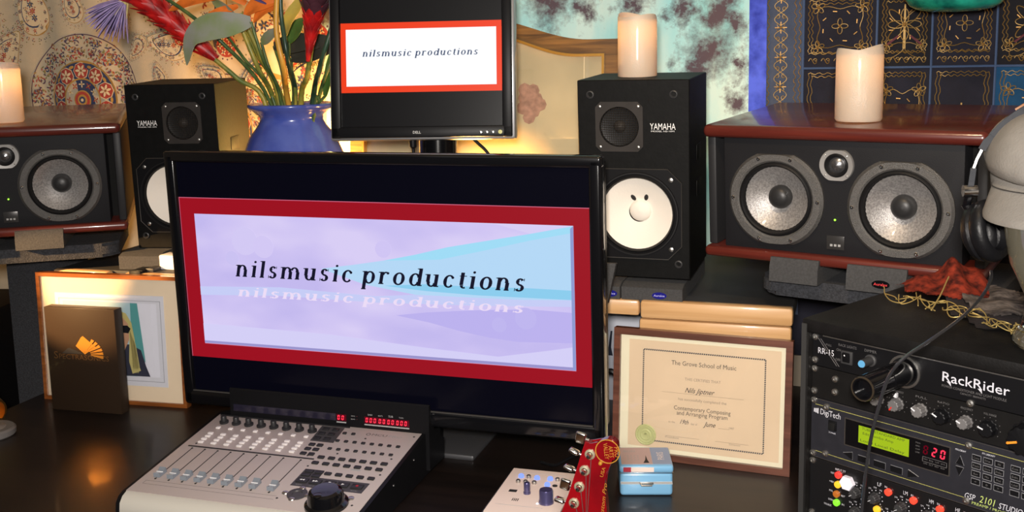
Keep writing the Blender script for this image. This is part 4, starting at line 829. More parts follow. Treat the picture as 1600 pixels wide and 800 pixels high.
ic([(tb[4] + .0025 * math.cos(k), .0905 + .0025 * math.sin(k)) for k in [2 * PI * j / 12 for j in range(12)]], mat('red_icon', (.4, .01, .02), .5))
for x, s_ in zip(tb, ('REWIND', 'FAST FWD', 'STOP', 'PLAY', 'RECORD')): text(s_, x - .006, .0765, .012, mc, GREYP, y=.0012, up=True)
MB().lathe([(.0175, 0), (.0175, .002), (.009, .0028), (.008, .001), (0, .001)], (.0885, .0485, .0004), 'z', 28).build('cursor_ring', DKP, mc)
rep(lambda: MB().sphere((0, 0, 0), .0052, (1.2, 1, .55), 12), [(.0888, .0668, .0015), (.0665, .0478, .0015), (.0872, .0318, .0015), (.1088, .0475, .0015)], 'cursor_button', STEEL)
jw = MB().lathe([(.0365, 0), (.036, .004), (.031, .0075), (.029, .019), (.027, .0245), (.022, .0275), (.010, .0285), (0, .0285)], (.152, .0305, .0004), 'z', 48).build('jog_wheel', GLOSSB, mc, 25)
MB().sphere((.1485, .0115, .0275), .0085, (1, 1, .25), 16).build('finger_dimple', GLOSSB, jw)
MB().lathe([(.0058, 0), (.0058, .002), (.004, .003), (0, .003)], (.184, .0545, .0004), 'z', 16).build('round_button', STEEL, mc)
text('MCU', .124, .2655, .03, mc, GROOVE, y=.0008, up=True, height=.0075); text('PRO', .158, .2655, .026, mc, GREYP, y=.0008, up=True, height=.0075)
MB().lathe([(.0045, 0), (.0045, .0004), (.0032, .0004), (.0032, 0)], (.1165, .2693, .0004), 'z', 18).build('logo_ring', GROOVE, mc)
for k in range(3): MB().lathe([(.002, 0), (.002, .002), (0, .002)], (.2215, .05 + .09 * k, -.02), 'z', 8).build('side_screw', STEEL, mc)

# ---------------------------------------------------------------- picture frames, box, certificate, tin
def frame(mb, w, h, bw, y0, y1, bev=.002):
    mb.prism([(-w / 2, 0), (w / 2, 0), (w / 2 - bw, bw), (-w / 2 + bw, bw)], y0, y1); mb.prism([(-w / 2, h), (w / 2, h), (w / 2 - bw, h - bw), (-w / 2 + bw, h - bw)], y0, y1)
    mb.prism([(-w / 2, 0), (-w / 2, h), (-w / 2 + bw, h - bw), (-w / 2 + bw, bw)], y0, y1); mb.prism([(w / 2, 0), (w / 2, h), (w / 2 - bw, h - bw), (w / 2 - bw, bw)], y0, y1); return mb
OAK = wood('honey_frame', hexc('9c5c2c'), hexc('6a3818'), 14, .3, 'x', .5)
pf = empty('photo_frame', (-1.5836, 1.8994, DZ), (R_(-1.2), 0, R_(4.2))); tag(pf, 'honey wood frame holding a cream-matted portrait photo, behind the black box', 'picture frame')
frame(MB(), .37, .3, .0085, -.003, .016).build('moulding', OAK, pf)
MATC = mat('cream_mat', hexc('ecd8bc'), .8); MB().box((0, .004, .15), (.356, .003, .286)).build('mat_board', MATC, pf)
MB().box((0, .011, .15), (.36, .004, .29)).build('backing', OAK, pf)
PHW = mat('pale_photo_paper', hexc('dcdce4'), .5); MB().box((-.001, .0018, .149), (.279, .001, .21)).build('mat_bevel', PHW, pf)
for x0, x1, z0, z1 in ((-.131, .13, .241, .2422), (-.131, .13, .055, .0562), (-.131, -.1298, .055, .2422), (.1288, .13, .055, .2422)): MB().box(((x0 + x1) / 2, .0011, (z0 + z1) / 2), (x1 - x0, .0006, z1 - z0)).build('mat_rule', mat('grey_rule', hexc('a8a8b0'), .7), pf)
PHO = MB(); PHM = [mat('photo_white', hexc('e8e8f2'), .4), mat('photo_teal', hexc('5ea4a4'), .4), mat('photo_sky', hexc('b4cfd8'), .4), mat('photo_coat', hexc('3a3c4c'), .4), mat('photo_hair', hexc('c8bc7c'), .4), mat('photo_skin', hexc('c89a7c'), .4), mat('photo_dark', hexc('1c1c22'), .4)]
def ph(pts, i, k): PHO.poly([(x, .001 - k * 1e-4, z) for x, z in pts], i)
ph([(-.12, .066), (.12, .066), (.12, .236), (-.12, .236)], 0, 1); ph([(-.12, .066), (.062, .066), (.062, .236), (-.12, .236)], 2, 2); ph([(.052, .12), (.085, .1), (.072, .236), (.054, .236)], 1, 3)
ph([(-.06, .066), (.095, .067), (.086, .09), (.075, .128), (.05, .14), (-.03, .14)], 3, 4); ph([(-.02, .14), (.0, .12), (.03, .12), (.046, .15), (.05, .185), (.035, .21), (.0, .212), (-.02, .19)], 5, 5)
ph([(-.03, .15), (-.02, .205), (.01, .222), (.042, .212), (.055, .19), (.061, .15), (.06, .11), (.072, .08), (.05, .072), (.043, .1), (.047, .15), (.046, .188), (.03, .205), (.0, .205), (-.016, .18)], 4, 6)
for k in range(7): ph([(.047 + .002 * k, .18 - .006 * k), (.05 + .002 * k, .18 - .006 * k), (.056 + .0022 * k, .09), (.05 + .0025 * k, .073)], 4, 7)
ph([(.012, .168), (.046, .166), (.052, .177), (.044, .184), (.012, .182)], 6, 8)
PHO.build('portrait_print', PHM, pf, recalc=False)
MB().box((0, -.0006, .15), (.353, .0008, .284)).build('glass_pane', GLS, pf)
p2 = empty('photo_frame', (-1.654, 1.953, DZ), (R_(-1.5), 0, R_(7))); tag(p2, 'second brown wood frame with a white mat, mostly hidden behind the portrait frame', 'picture frame')
frame(MB(), .3, .263, .011, -.004, .014).build('moulding', OAK, p2); MB().box((0, .004, .13), (.285, .003, .245)).build('mat_board', PHW, p2); MB().box((0, .009, .13), (.285, .004, .245)).build('backing', OAK, p2)
bx = empty('black_box', (-1.6068, 1.8336, DZ), (0, 0, R_(3.1))); tag(bx, 'upright black software box with a bronze fan emblem, in front of the portrait', 'box')
BOXM = mat('satin_black_card', (.03, .018, .011), .45, spec=.2, coat=.06); MB().box((0, .0135, .119), (.18, .027, .238), .0012).build('carton', BOXM, bx)
BRZ = mat('bronze_foil', hexc('d8953c'), .35, .5); BRD = mat('dark_bronze_foil', hexc('6a4c2c'), .4, .3)
o = MB(); o.prism([(-.0145, .1515), (.0005, .172), (.0055, .1755), (.036, .152), (.0075, .1335)], -.0006, .0002); o.build('emblem', BRZ, bx)
for k in range(6):
    a = R_(62 - 13 * k); c_, s_ = math.cos(a), math.sin(a); MB().prism([(.003 + .02 * c_, .134 + .012 * s_), (.003 + .052 * c_, .134 + .04 * s_), (.003 + .052 * math.cos(a - .16), .134 + .04 * math.sin(a - .16)), (.003 + .02 * math.cos(a - .1), .134 + .012 * math.sin(a - .1))], -.0011, .0002).build('emblem_blade', BRZ, bx)
MB().prism([(-.052, .133), (-.035, .146), (-.03, .1465), (.006, .134)], -.0007, .0002).build('emblem_shade', INK, bx)
text('S', -.073, .1205, .0105, bx, BRD, height=.0165); text('PECTRASONICS', -.06, .1205, .128, bx, BRD, height=.0115)
ct = empty('certificate_frame', (-.2535, 1.886, DZ), (R_(-5), 0, R_(-4.16))); tag(ct, 'walnut framed music school certificate with gold seal leaning under the shelf edge', 'picture frame')
WAL = wood('walnut_frame', hexc('6e4436'), hexc('4a2c22'), 14, .35, 'x', .4); CW, CH = .336, .2495
frame(MB(), CW, CH, .0125, -.006, .012).build('moulding', WAL, ct)
MB().box((0, .004, CH / 2), (.316, .003, .23)).build('mat_board', mat('ivory_mat', hexc('e8e0c4'), .8), ct); MB().box((0, .009, CH / 2), (.316, .004, .23)).build('backing', WAL, ct)
PARCH = mat('certificate_paper', hexc('dfc6a6'), .75, var=.08, vscale=6); MB().box((.004, .002, .1245), (.286, .001, .207)).build('certificate_sheet', PARCH, ct)
BDR = mat('border_ink', hexc('4c4c50'), .8)
bd = MB(); X0, X1, Z0, Z1 = -.1105, .119, .0345, .2105
for k in range(58):
    x = X0 + (X1 - X0) * (k + .5) / 58
    for z in (Z0, Z1): bd.prism([(x - .0019, z - .0013), (x + .0008, z - .0013), (x + .0017, z + .0013), (x - .001, z + .0013)], .0008, .0013)
for k in range(44):
    z = Z0 + (Z1 - Z0) * (k + .5) / 44
    for x in (X0, X1): bd.prism([(x - .0013, z - .0017), (x + .0013, z - .0008), (x + .0013, z + .0017), (x - .0013, z + .0008)], .0008, .0013)
bd.build('rope_border', BDR, ct, kind='stuff')
CI = mat('certificate_ink', hexc('58504a'), .8); CG = mat('pale_certificate_ink', hexc('98897a'), .8); HI = mat('pen_ink', hexc('2c2830'), .8)
for s_, x, z, wd, m_, sh, hh in (('The Grove School of Music', .005, .1855, .122, CI, 0, .0085), ('THIS CERTIFIES THAT', .004, .1575, .068, CG, 0, .0052), ('has successfully completed the', .004, .1187, .091, CG, 0, .0052), ('Contemporary Composing', .004, .1, .107, CI, 0, .0078), ('and Arranging Program', .004, .0905, .096, CI, 0, .0078),
                                 ('Nils Jiptner', -.001, .1345, .056, HI, .45, .0095), ('19th', -.029, .0735, .0165, HI, .45, .0085), ('June', .0185, .0735, .0235, HI, .45, .009), ('on the', -.0535, .0735, .0125, CG, 0, .004), ('day of', -.0105, .0735, .0125, CG, 0, .004), ('1987', .06, .0735, .0095, CG, 0, .004), ('President', -.052, .0435, .026, CG, 0, .0034), ('Director', .067, .0435, .021, CG, 0, .0034)):
    text(s_, x, z, wd, ct, m_, y=.0008, height=hh, shear=sh, align='c')
for x0, x1, z in ((-.074, .081, .1318), (-.0645, -.0, .0475), (.03, .092, .0475), (.035, .056, .0728)): MB().box(((x0 + x1) / 2, .0012, z), (x1 - x0, .0006, .0003)).build('signature_rule', CG, ct)
SEAL = mat('gold_seal', hexc('c4c48c'), .4, .15); o = MB(); o.lathe([(.0205, .0015), (.0205, .0), (.019, -.001), (.0165, -.0004), (.0155, -.0012), (.011, -.0006), (.0095, -.0015), (.005, -.0008), (0, -.0012)], (0, 0, 0), 'y', 36)
for k in range(18): a = 2 * PI * k / 18; o.box((.0178 * math.cos(a), -.0007, .0178 * math.sin(a)), (.0022, .0012, .0022))
o.box((0, -.0012, .001), (.004, .001, .009)); o.box((0, -.0012, .002), (.009, .001, .003)); so = o.build('gold_seal', SEAL, ct); so.location = (-.1035, .0005, .0445)
MB().box((.0005, -.0012, CH / 2), (.312, .0009, .2255)).build('glass_pane', GLS, ct)
tn = empty('lunch_tin', (-.3365, 1.775, DZ), (0, 0, R_(15.2))); tag(tn, 'small pale blue metal lunch tin with printed lid in front of the certificate', 'tin')
TB = mat('pale_blue_enamel', hexc('7cb4dc'), .3, coat=.5); MB().box((0, -.0125, .0215), (.0925, .087, .043), .006, seg=3).build('tin_body', TB, tn); MB().box((0, -.0125, .0495), (.0945, .089, .0135), .0045, seg=3).build('lid', TB, tn)
MB().box((0, -.0125, .0428), (.0935, .088, .0014), .0004).build('lid_rim', CHROME, tn)
TP = mat('tin_pink', hexc('b89c98'), .5); TRD = mat('tin_red', hexc('a83040'), .5); TG = mat('tin_grey_blue', hexc('8a98b4'), .5); TW = mat('tin_cream', hexc('e4d4cc'), .5)
MB().box((-.0155, -.0115, .0563), (.055, .076, .0008)).build('lid_print', TP, tn); MB().box((.029, -.0115, .0563), (.033, .076, .0008)).build('lid_print', TG, tn)
for x0, x1, m_ in ((-.0405, -.027, TRD), (-.027, .013, TW)): MB().box(((x0 + x1) / 2, -.0571, .0495), (x1 - x0, .0006, .0085)).build('front_print', m_, tn)
text('PARIS', .034, -.03, .034, tn, TW, y=.0569, up=True, rotz=PI / 2, height=.012); text('BON', -.036, .005, .02, tn, GREYP, y=.0569, up=True, height=.008)
MB().prism([(-.004, -.044), (.006, -.044), (.0035, -.03), (.002, -.01), (.0, -.03)], .0567, .0571, 'z').build('tower_print', INK, tn)
for k in range(12): MB().sphere((-.03 + .006 * (k % 4), -.012 - .009 * (k // 4), .0568), .0016, (1, 1, .1), 6).build('script_print', GREYP, tn)
ck = MB()
for k in range(46):
    for r in range(2): ck.box((-.0445 + .00196 * k + (.00098 if r else 0), -.0561, .0235 + .0021 * r), (.00098, .0006, .0021))
ck.build('checked_band', INK, tn, kind='stuff'); MB().box((0, -.0559, .0245), (.0905, .0006, .0046)).build('band_ground', WHITEP, tn)
o = MB(); o.tube([(-.01, -.057, .025), (-.009, -.061, .0215), (.009, -.061, .0215), (.01, -.057, .025)], .0013, 6); o.box((0, -.0575, .0245), (.024, .002, .005), .0008); o.build('handle', STEEL, tn)
# ---------------------------------------------------------------- desktop monitor controller
zt = .787; FLc, BLc, BRc = onz(767, 801, zt), onz(808, 732, zt), onz(902, 741, zt)
dx = (BRc - BLc); wI = dx.length + .012; yawI = math.atan2(dx.y, dx.x); e_y = Vector((-math.sin(yawI), math.cos(yawI), 0)); dI = .19
oI = (BLc + BRc) / 2 - e_y * dI / 2
ic_ = empty('monitor_controller', (oI.x, oI.y, DZ), (0, 0, yawI)); tag(ic_, 'small silver desktop controller with blue lit buttons and two grey knobs beside the guitar', 'controller')
SILV = mat('champagne_panel', hexc('dcc8bc'), .42, 0)
MB().prism([(-dI / 2, 0), (-dI / 2, .03), (-dI / 2 + .012, zt - DZ - .0035), (dI / 2, zt - DZ - .0035), (dI / 2, 0)], -wI / 2, wI / 2, 'x').build('chassis', BLACK, ic_, 30)
MB().prism([(-dI / 2 - .002, .026), (-dI / 2 - .002, .032), (-dI / 2 + .008, zt - DZ - .004), (-dI / 2 + .014, zt - DZ), (dI / 2 + .001, zt - DZ), (dI / 2 + .001, zt - DZ - .004), (-dI / 2 + .014, zt - DZ - .0045)], -wI / 2, wI / 2, 'x').build('top_panel', SILV, ic_, 40)
MB().box((-wI / 2 - .002, 0, .022), (.005, dI + .004, .045), .002).build('side_cheek', DGREY, ic_); MB().box((wI / 2 + .002, 0, .022), (.005, dI + .004, .045), .002).build('side_cheek', DGREY, ic_)
bpy.context.view_layer.update()
def loI(x, y, z=zt): q = ic_.matrix_world.inverted() @ onz(780 + x * .1, 720 + y * .1, z); return (q.x, q.y, zt - DZ)
BLU = glow('blue_lit_button', hexc('8ea8ff'), 1.15)
def repI(fn, pts, name, m):
    o = fn().build(name, m, ic_); o.location = pts[0]
    for p in pts[1:]: put(o, p, ic_)
repI(lambda: MB().lathe([(.0052, 0), (.005, .004), (.0035, .0058), (0, .0062)], (0, 0, 0), 'z', 16), [loI(345, 255), loI(592, 285), loI(798, 300), loI(752, 390)], 'lit_button', BLU)
repI(lambda: MB().lathe([(.0042, 0), (.0042, .0035), (.003, .005), (0, .005)], (0, 0, 0), 'z', 14), [loI(462, 265), loI(298, 335), loI(412, 345), loI(548, 358), loI(912, 310)], 'push_button', STEEL)
SMOKE = mat('smoky_violet_knob', hexc('56527c'), .25, .5, coat=.5)
MB().lathe([(.0125, 0), (.0125, .004), (.0115, .006), (.0113, .021), (.0105, .023), (0, .0225)], loI(735, 655), 'z', 28).build('volume_knob', SMOKE, ic_, 30)
MB().lathe([(.0062, 0), (.0062, .003), (.0054, .004), (.0053, .018), (.0045, .0195), (0, .0195)], loI(435, 510), 'z', 20).build('selector_knob', SMOKE, ic_, 30)
MB().sphere(loI(595, 675), .0022, n=8).build('white_indicator', glow('white_led', (.85, .9, 1), 1.6), ic_)
MB().lathe([(.0045, 0), (.0045, .001), (0, .001)], loI(870, 395), 'z', 14).build('headphone_socket', INK, ic_)
q = loI(215, 468); MB().box((q[0], q[1], q[2]), (.0135, .009, .001)).build('talkback_window', INK, ic_)
q = loI(250, 608); [MB().box((q[0] - .0045 + .003 * k, q[1], q[2]), (.0012, .009, .0012)).build('speaker_slot', INK, ic_) for k in range(4)]
for yy, x0, x1 in ((.082, -.04, .04), (-.052, -.05, .03)): MB().box(((x0 + x1) / 2, yy, zt - DZ), (x1 - x0, .0006, .0006)).build('printed_line', GREYP, ic_)

# ---------------------------------------------------------------- guitar leaning up from the floor
GY = 1.22
def G(u, v): p = at(u, v, GY); return (p.x, p.z)
g = empty('electric_guitar', (-.62, GY, 0)); tag(g, 'red electric guitar whose headstock rises into view in front of the tin', 'guitar'); GO = Vector((-.62, GY, 0))
CHERRY = mat('cherry_lacquer', hexc('7c0810'), .2, coat=.6, var=.45, vscale=9, col2=hexc('4a060c'))
def gz(u, v): return G(860 + u * .1508, 670 + v * .1625)
hp = [(372, 105), (420, 122), (445, 132), (500, 122), (560, 92), (612, 80), (660, 88), (700, 125), (712, 180), (700, 240), (665, 290), (620, 330), (590, 380), (572, 450), (572, 540), (582, 640), (592, 720), (600, 830), (585, 960), (480, 1010), (290, 1000), (165, 900), (120, 800), (150, 730), (200, 610), (255, 455), (300, 320), (340, 200)]
mb = MB(); P2 = [gz(*q) for q in hp]; mb.prism([(x - GO.x, z) for x, z in P2], -.007, .007)
bmesh.ops.bevel(mb.bm, geom=[e for e in mb.bm.edges if abs(e.verts[0].co.y - e.verts[1].co.y) < 1e-6], offset=.0016, segments=2, affect='EDGES')
mb.build('headstock', CHERRY, g, 40)
posts = [gz(425, 225), gz(370, 378), gz(315, 535), gz(260, 690), gz(203, 845), gz(148, 1000)]
WASH = mat('nickel_washer', hexc('d4ccb0'), .25, .7)
adir = (Vector(posts[0]) - Vector(posts[3])).normalized()
for k, (x, z) in enumerate(posts):
    MB().lathe([(.0068, 0), (.0066, -.0018), (.005, -.0032), (.004, -.0032), (.004, -.001)], (x - GO.x, -.007, z), 'y', 24).build('bushing', WASH, g)
    MB().lathe([(.0032, 0), (.003, -.009), (.0024, -.0105), (0, -.011)], (x - GO.x, -.007, z), 'y', 14).build('string_post', CHROME, g)
keys = [(310, 92, 365, 108), (245, 222, 312, 255), (190, 380, 258, 408), (150, 540, 212, 560), (95, 690, 158, 712), (40, 850, 105, 870)]
for k, (u0, v0, u1, v1) in enumerate(keys):
    a, b = gz(u0, v0), gz(u1, v1); pa, pb = Vector((a[0] - GO.x, .002, a[1])), Vector((b[0] - GO.x, .002, b[1])); d = (pb - pa).normalized(); face = k in (0, 3)
    mb = MB(); mb.tube([pa + d * .006, pb + d * .004], .0022, 10)
    ro = Euler((R_(0 if face else 78), math.atan2(-d.z, d.x), 0), 'XYZ') if not face else Euler((R_(15), math.atan2(-d.z, d.x), 0))
    mb.box(pa, (.0135, .0052, .0165) if True else 0, .0024, 0, ro, 3); mb.build('tuner_key', CHROME, g, 40)
GLD = mat('gold_decal', hexc('b07c2c'), .4, .3)
cx, cz = gz(605, 198); cx -= GO.x; R0 = .0158
mb = MB()
for k in range(40):
    a, b = 2 * PI * k / 40, 2 * PI * (k + 1) / 40; mb.prism([(cx + r * math.cos(t), cz + r * math.sin(t)) for r, t in ((R0, a), (R0, b), (R0 - .0012, b), (R0 - .0012, a))], -.0076, -.0069)
mb.build('round_emblem', GLD, g)
for s_, off, wd, hh in (('VALLEY', -.0075, .021, .0052), ('ARTS', -.001, .015, .0055), ('PRO', .006, .013, .0065)):
    text(s_, cx + off + .002, cz + wd / 2, wd, g, GLD, y=-.0074, height=hh, rotz=0).rotation_euler = (0, 0, 0)
    o = bpy.context.scene.objects[-1]
for o in [c for c in g.children if c.name.startswith('lettering')]:
    c = Vector((cx, 0, cz)); v0 = o.data.vertices[0].co.copy(); xs_ = [v.co.x for v in o.data.vertices]; zs_ = [v.co.z for v in o.data.vertices]
    px, pz = min(xs_), min(zs_); ang = R_(-84)
    for v in o.data.vertices:
        u_, w_ = v.co.x - px, v.co.z - pz; v.co.x = px + u_ * math.cos(ang) - w_ * math.sin(ang) ; v.co.z = pz + u_ * math.sin(ang) + w_ * math.cos(ang)
a = gz(555, 800); 
o = text('Custom Pro', 0, 0, .05, g, GLD, y=-.0074, height=.005, shear=.35); o.location = (gz(556, 800)[0] - GO.x, 0, gz(556, 800)[1] - .008); o.rotation_euler = (0, R_(-83), 0)
o = text('USA', 0, 0, .0135, g, GLD, y=-.0074, height=.0042); q = gz(558, 445); o.location = (q[0] - GO.x, 0, q[1]); o.rotation_euler = (0, R_(-75), 0)
t_ = gz(535, 305); MB().lathe([(.0028, 0), (.0022, -.004), (0, -.0045)], (t_[0] - GO.x, -.007, t_[1]), 'y', 12).build('string_guide', GLD, g)
for k, (x, z) in enumerate(posts[:4]):
    mb = MB(); b = posts[3]; e_ = (b[0] + .012 + .0045 * k, .86); mb.tube([(x - GO.x + .003, -.013, z), (e_[0] - GO.x, -.011, e_[1]), (-.30 + .0045 * k - .25 * 0 + .18 - .0, -.012, .36)], .00045, 4); mb.build('string', STEEL, g)
nk0 = Vector((gz(400, 960)[0] - GO.x, .004, gz(400, 960)[1])); nk1 = Vector((-.02, .0, .33))
mb = MB(); mb.tube([nk0, nk1], [.021, .026], 14); mb.build('neck', wood('maple_neck', hexc('b88448'), hexc('96642e'), 10, .3, 'z'), g)
bd = MB(); pts = [(.19 * math.cos(t) * (1 - .12 * math.cos(2 * t)), .235 + .2 * math.sin(t) * (1 + .1 * math.cos(2 * t))) for t in [2 * PI * k / 40 for k in range(40)]]
bd.prism([(x - .05, z) for x, z in pts], -.022, .022); bd.build('body', CHERRY, g)
gs = empty('guitar_stand', (-.68, GY, 0)); tag(gs, 'black tubular guitar stand on the floor under the red guitar', 'guitar stand')
for s in (-1, 1): MB().tube([(s * .14, -.12, .01), (s * .1, .05, .016), (s * .1, .07, .024)], .008, 8).build('foot_tube', BLACK, gs)
MB().tube([(-.12, -.035, .02), (.12, -.035, .02)], .008, 8).build('cradle', BLACK, gs)

# ---------------------------------------------------------------- rack cabinet and its units
RKX, RKY, RKA, RZ = .157, 1.3938, R_(-31.5), .9252
def rk(name, label, cat): t = empty(name, (RKX, RKY, RZ), (0, 0, RKA)); tag(t, label, cat); return t
rc = empty('rack_cabinet', (RKX, RKY, 0), (0, 0, RKA)); tag(rc, 'tall black rack cabinet full of audio units, glass head and scarf on top', 'cabinet')
CAB = mat('black_vinyl_wood', (.008, .0075, .0075), .5, spec=.25, bump=.2, bscale=300, var=.4, vscale=40)
MB().box((.0, .165, RZ + .1975), (.488, .35, .019), .0025).build('top_board', CAB, rc)
for s in (-1, 1): MB().box((s * .2385, .165, (RZ + .188) / 2), (.011, .35, RZ + .188), .001).build('side_board', CAB, rc)
MB().box((0, .33, (RZ + .18) / 2), (.466, .01, RZ + .18)).build('back_board', CAB, rc); MB().box((0, .165, .02), (.466, .33, .04)).build('bottom_board', CAB, rc)
MB().box((-.2395, -.0105, (RZ + .2) / 2), (.008, .002, RZ + .2)).build('edge_trim', mat('dull_edge', (.05, .05, .05), .4, .3), rc)
for z0, z1 in ((.04, .3), (.302, .56), (.562, RZ - .093)): MB().box((0, .002, (z0 + z1) / 2), (.462, .004, z1 - z0), .0006).build('blank_panel', BLACK, rc)
SILK = mat('silk_white', hexc('c8c8d0'), .6); SILKD = mat('silk_dim', hexc('5c5a5a'), .6); PBLK = mat('black_anodised', (.006, .006, .007), .4, 0, spec=.25); PGRY = mat('grey_anodised', hexc('29292f'), .5, .1, spec=.3, var=.15, vscale=60)
def unit(t, z0, z1, m, depth=.26):
    MB().box((0, .0015, (z0 + z1) / 2), (.464, .003, z1 - z0), .0006, seg=1).build('front_panel', m, t); MB().box((0, depth / 2 + .004, (z0 + z1) / 2), (.43, depth, z1 - z0 - .003)).build('chassis', BLACK, t)
def screws(t, zs_, xs_=(-.2276, .2276), y=0):
    o = None
    for x in xs_:
        for z in zs_:
            if o is None: o = MB().lathe([(.0052, 0), (.0046, -.0022), (.002, -.003), (.0016, -.0018), (0, -.0018)], (0, 0, 0), 'y', 12).build('rack_screw', STEEL, t); o.location = (x, y, z)
            else: put(o, (x, y, z), t)
lm = rk('rack_light_module', 'black rack power and light unit with pull-out lamp tube and dimmer knob', 'rack unit')
unit(lm, .1385, .187, PBLK); screws(lm, (.1806, .1465))
MB().box((.01, -.0005, .1845), (.45, .0022, .0016)).build('silver_edge', STEEL, lm)
text('RR-15', -.2225, .1575, .0255, lm, SILK, height=.0085)
for k in range(2): MB().prism([(-.2235 + .004 * k, .1795), (-.2225 + .004 * k, .1795), (-.192 + .004 * k, .1445), (-.193 + .004 * k, .1445)], -.0006, 0).build('printed_stripe', SILKD, lm)
text('RACK LIGHTS', -.19, .1748, .028, lm, SILKD, height=.0038); text('ON', -.193, .167, .0065, lm, SILKD, height=.0038); text('OFF', -.1945, .1525, .008, lm, SILKD, height=.0038); text('DIMMER', -.1495, .1752, .018, lm, SILKD, height=.0038); text('PULL', -.21, .171, .009, lm, SILKD, height=.003)
o = MB().box((-.176, -.001, .1605), (.0175, .004, .019), .001).build('rocker_switch', DGREY, lm); MB().box((-.176, -.0035, .161), (.011, .004, .014), .001, rot=Euler((R_(12), 0, 0))).build('rocker', BLACK, o); MB().sphere((-.177, -.0058, .1645), .0013, n=8).build('indicator', WHITEP, o)
o = MB().lathe([(.0085, 0), (.0085, -.003), (.0062, -.004), (.0058, -.024), (0, -.0245)], (-.1395, 0, .1645), 'y', 20).build('dimmer_knob', DGREY, lm); MB().lathe([(.005, -.0243), (.0045, -.0262), (0, -.0266)], (-.1395, 0, .1645), 'y', 16).build('pale_blue_tip', glow('dimmer_tip', hexc('78c4f0'), .9), o)
o = MB().lathe([(.0225, 0), (.0225, -.003), (.0195, -.0032), (.0185, 0)], (-.0895, 0, .160), 'y', 36).build('lamp_collar', STEEL, lm)
MB().lathe([(.0165, 0), (.0165, -.052), (.0155, -.0525), (.0155, -.054), (.0168, -.055), (.0165, -.104), (.0155, -.1055), (.0125, -.1055), (.012, -.095), (0, -.095)], (-.0895, 0, .160), 'y', 32).build('lamp_tube', GLOSSB, lm, 30)
MB().lathe([(.0162, -.1045), (.0158, -.1065), (.0145, -.1065), (.014, -.104)], (-.0895, 0, .160), 'y', 32).build('lamp_rim', mat('aged_brass', hexc('6c6050'), .3, .8), lm)
text('RackRider', -.0375, .1595, .0865, lm, SILK, height=.0125, ext=0).data; text('RackRider', -.0372, .1593, .0865, lm, SILK, y=-.0008, height=.0125, name='lettering')
for x in (-.030, .0105): MB().prism([(x - .0015, .16), (x + .0035, .16), (x + .0045, .1545)], -.0006, 0).build('letter_spike', SILK, lm)
text('POWER CONDITIONER AND LIGHT MODULE', -.0377, .1515, .0835, lm, SILKD, height=.0034); text('CAPACITY 1800WATTS', -.013, .1472, .033, lm, SILKD, height=.0026)
ch = rk('channel_strip', 'black rack unit with five fluted knobs under the power and light unit', 'rack unit')
unit(ch, .0908, .1375, mat('worn_black_panel', (.008, .0075, .0075), .55, spec=.2, var=.3, vscale=30)); screws(ch, (.1334, .1002)); screws(ch, (.125, .1058), (-.194,)); screws(ch, (.1385,), (.001,))
KNG = mat('grey_fluted_knob', hexc('6c6a6a'), .4, var=.2)
def flut(t, x, z, r, ln, m, pa, pm, name='knob', pw=.0011):
    mb = MB(); n = 40
    rings = [[mb.bm.verts.new((x + (rr * (1 + .05 * (1 if i % 4 < 2 else -1))) * math.cos(2 * PI * i / n), y, z + (rr * (1 + .05 * (1 if i % 4 < 2 else -1))) * math.sin(2 * PI * i / n))) for i in range(n)] for rr, y in ((r * 1.12, 0), (r * 1.12, -.002), (r, -.003), (r * .92, -ln), (r * .8, -ln - .0008), (1e-5, -ln - .0008))]
    for a, b in zip(rings, rings[1:]):
        for i in range(n): mb._f([a[i], a[(i + 1) % n], b[(i + 1) % n], b[i]])
    o = mb.build(name, m, t, 30); a = R_(pa); c_, s_ = math.cos(a), math.sin(a); P1 = MB(); P1.tube([(x + r * .25 * c_, -ln - .0006, z + r * .25 * s_), (x + r * .93 * c_, -ln - .0006, z + r * .93 * s_), (x + r * 1.0 * c_, -.004, z + r * 1.0 * s_)], pw, 5); P1.build('pointer', pm, o); return o
WHT = mat('pointer_white', hexc('d8d8dc'), .5); RDP = mat('pointer_red', (.7, .03, .02), .4); ORP = mat('pointer_orange', (.9, .3, .03), .4)
for k, (x, r, m_, pa, pm) in enumerate(((-.1262, .007, KNG, 140, WHT), (-.0985, .0082, KNG, 235, RDP), (-.065, .0082, KNG, 150, WHT), (-.0345, .0095, BLACK, 155, WHT), (-.0035, .0078, KNG, 160, WHT), (.0265, .0098, BLACK, 165, WHT))):
    flut(ch, x, .1125, r, .013, m_, pa, pm)
    for j in range(9): a = R_(-40 + 32.5 * j); MB().sphere((x + .0135 * math.cos(a), -.0002, .1125 + .0135 * math.sin(a)), .0006, n=6).build('scale_dot', SILKD, ch)
    text(('INPUT', 'THRESHOLD', 'FULL', 'RATIO', 'FREQUENCY', 'FULL RANGE')[k], x - .008, .1285, .016, ch, SILKD, height=.0028)
flut(ch, .0745, .1135, .018, .022, BLACK, 200, ORP, 'large_knob', .0016); MB().prism([(-.103, .1225), (-.1, .128), (-.098, .1275), (-.0985, .1215)], -.0045, 0).build('white_pointer_tag', WHT, ch)
dp = rk('digital_preamp', 'grey two-space digital preamp with green lit text display and red number', 'rack unit')
unit(dp, .0005, .0898, PGRY); screws(dp, (.0862, .006)); 
YLN = mat('yellow_rule', hexc('a8a45c'), .5)
MB().box((-.0, -.0002, .0806), (.45, .0006, .0006)).build('yellow_rule', YLN, dp); MB().box((-.111, -.0002, .0104), (.225, .0006, .0006)).build('yellow_rule', YLN, dp); MB().box((0, -.0002, .0892), (.462, .0006, .0007)).build('edge_highlight', STEEL, dp); MB().box((0, -.0002, .0011), (.462, .0006, .0007)).build('edge_highlight', STEEL, dp)
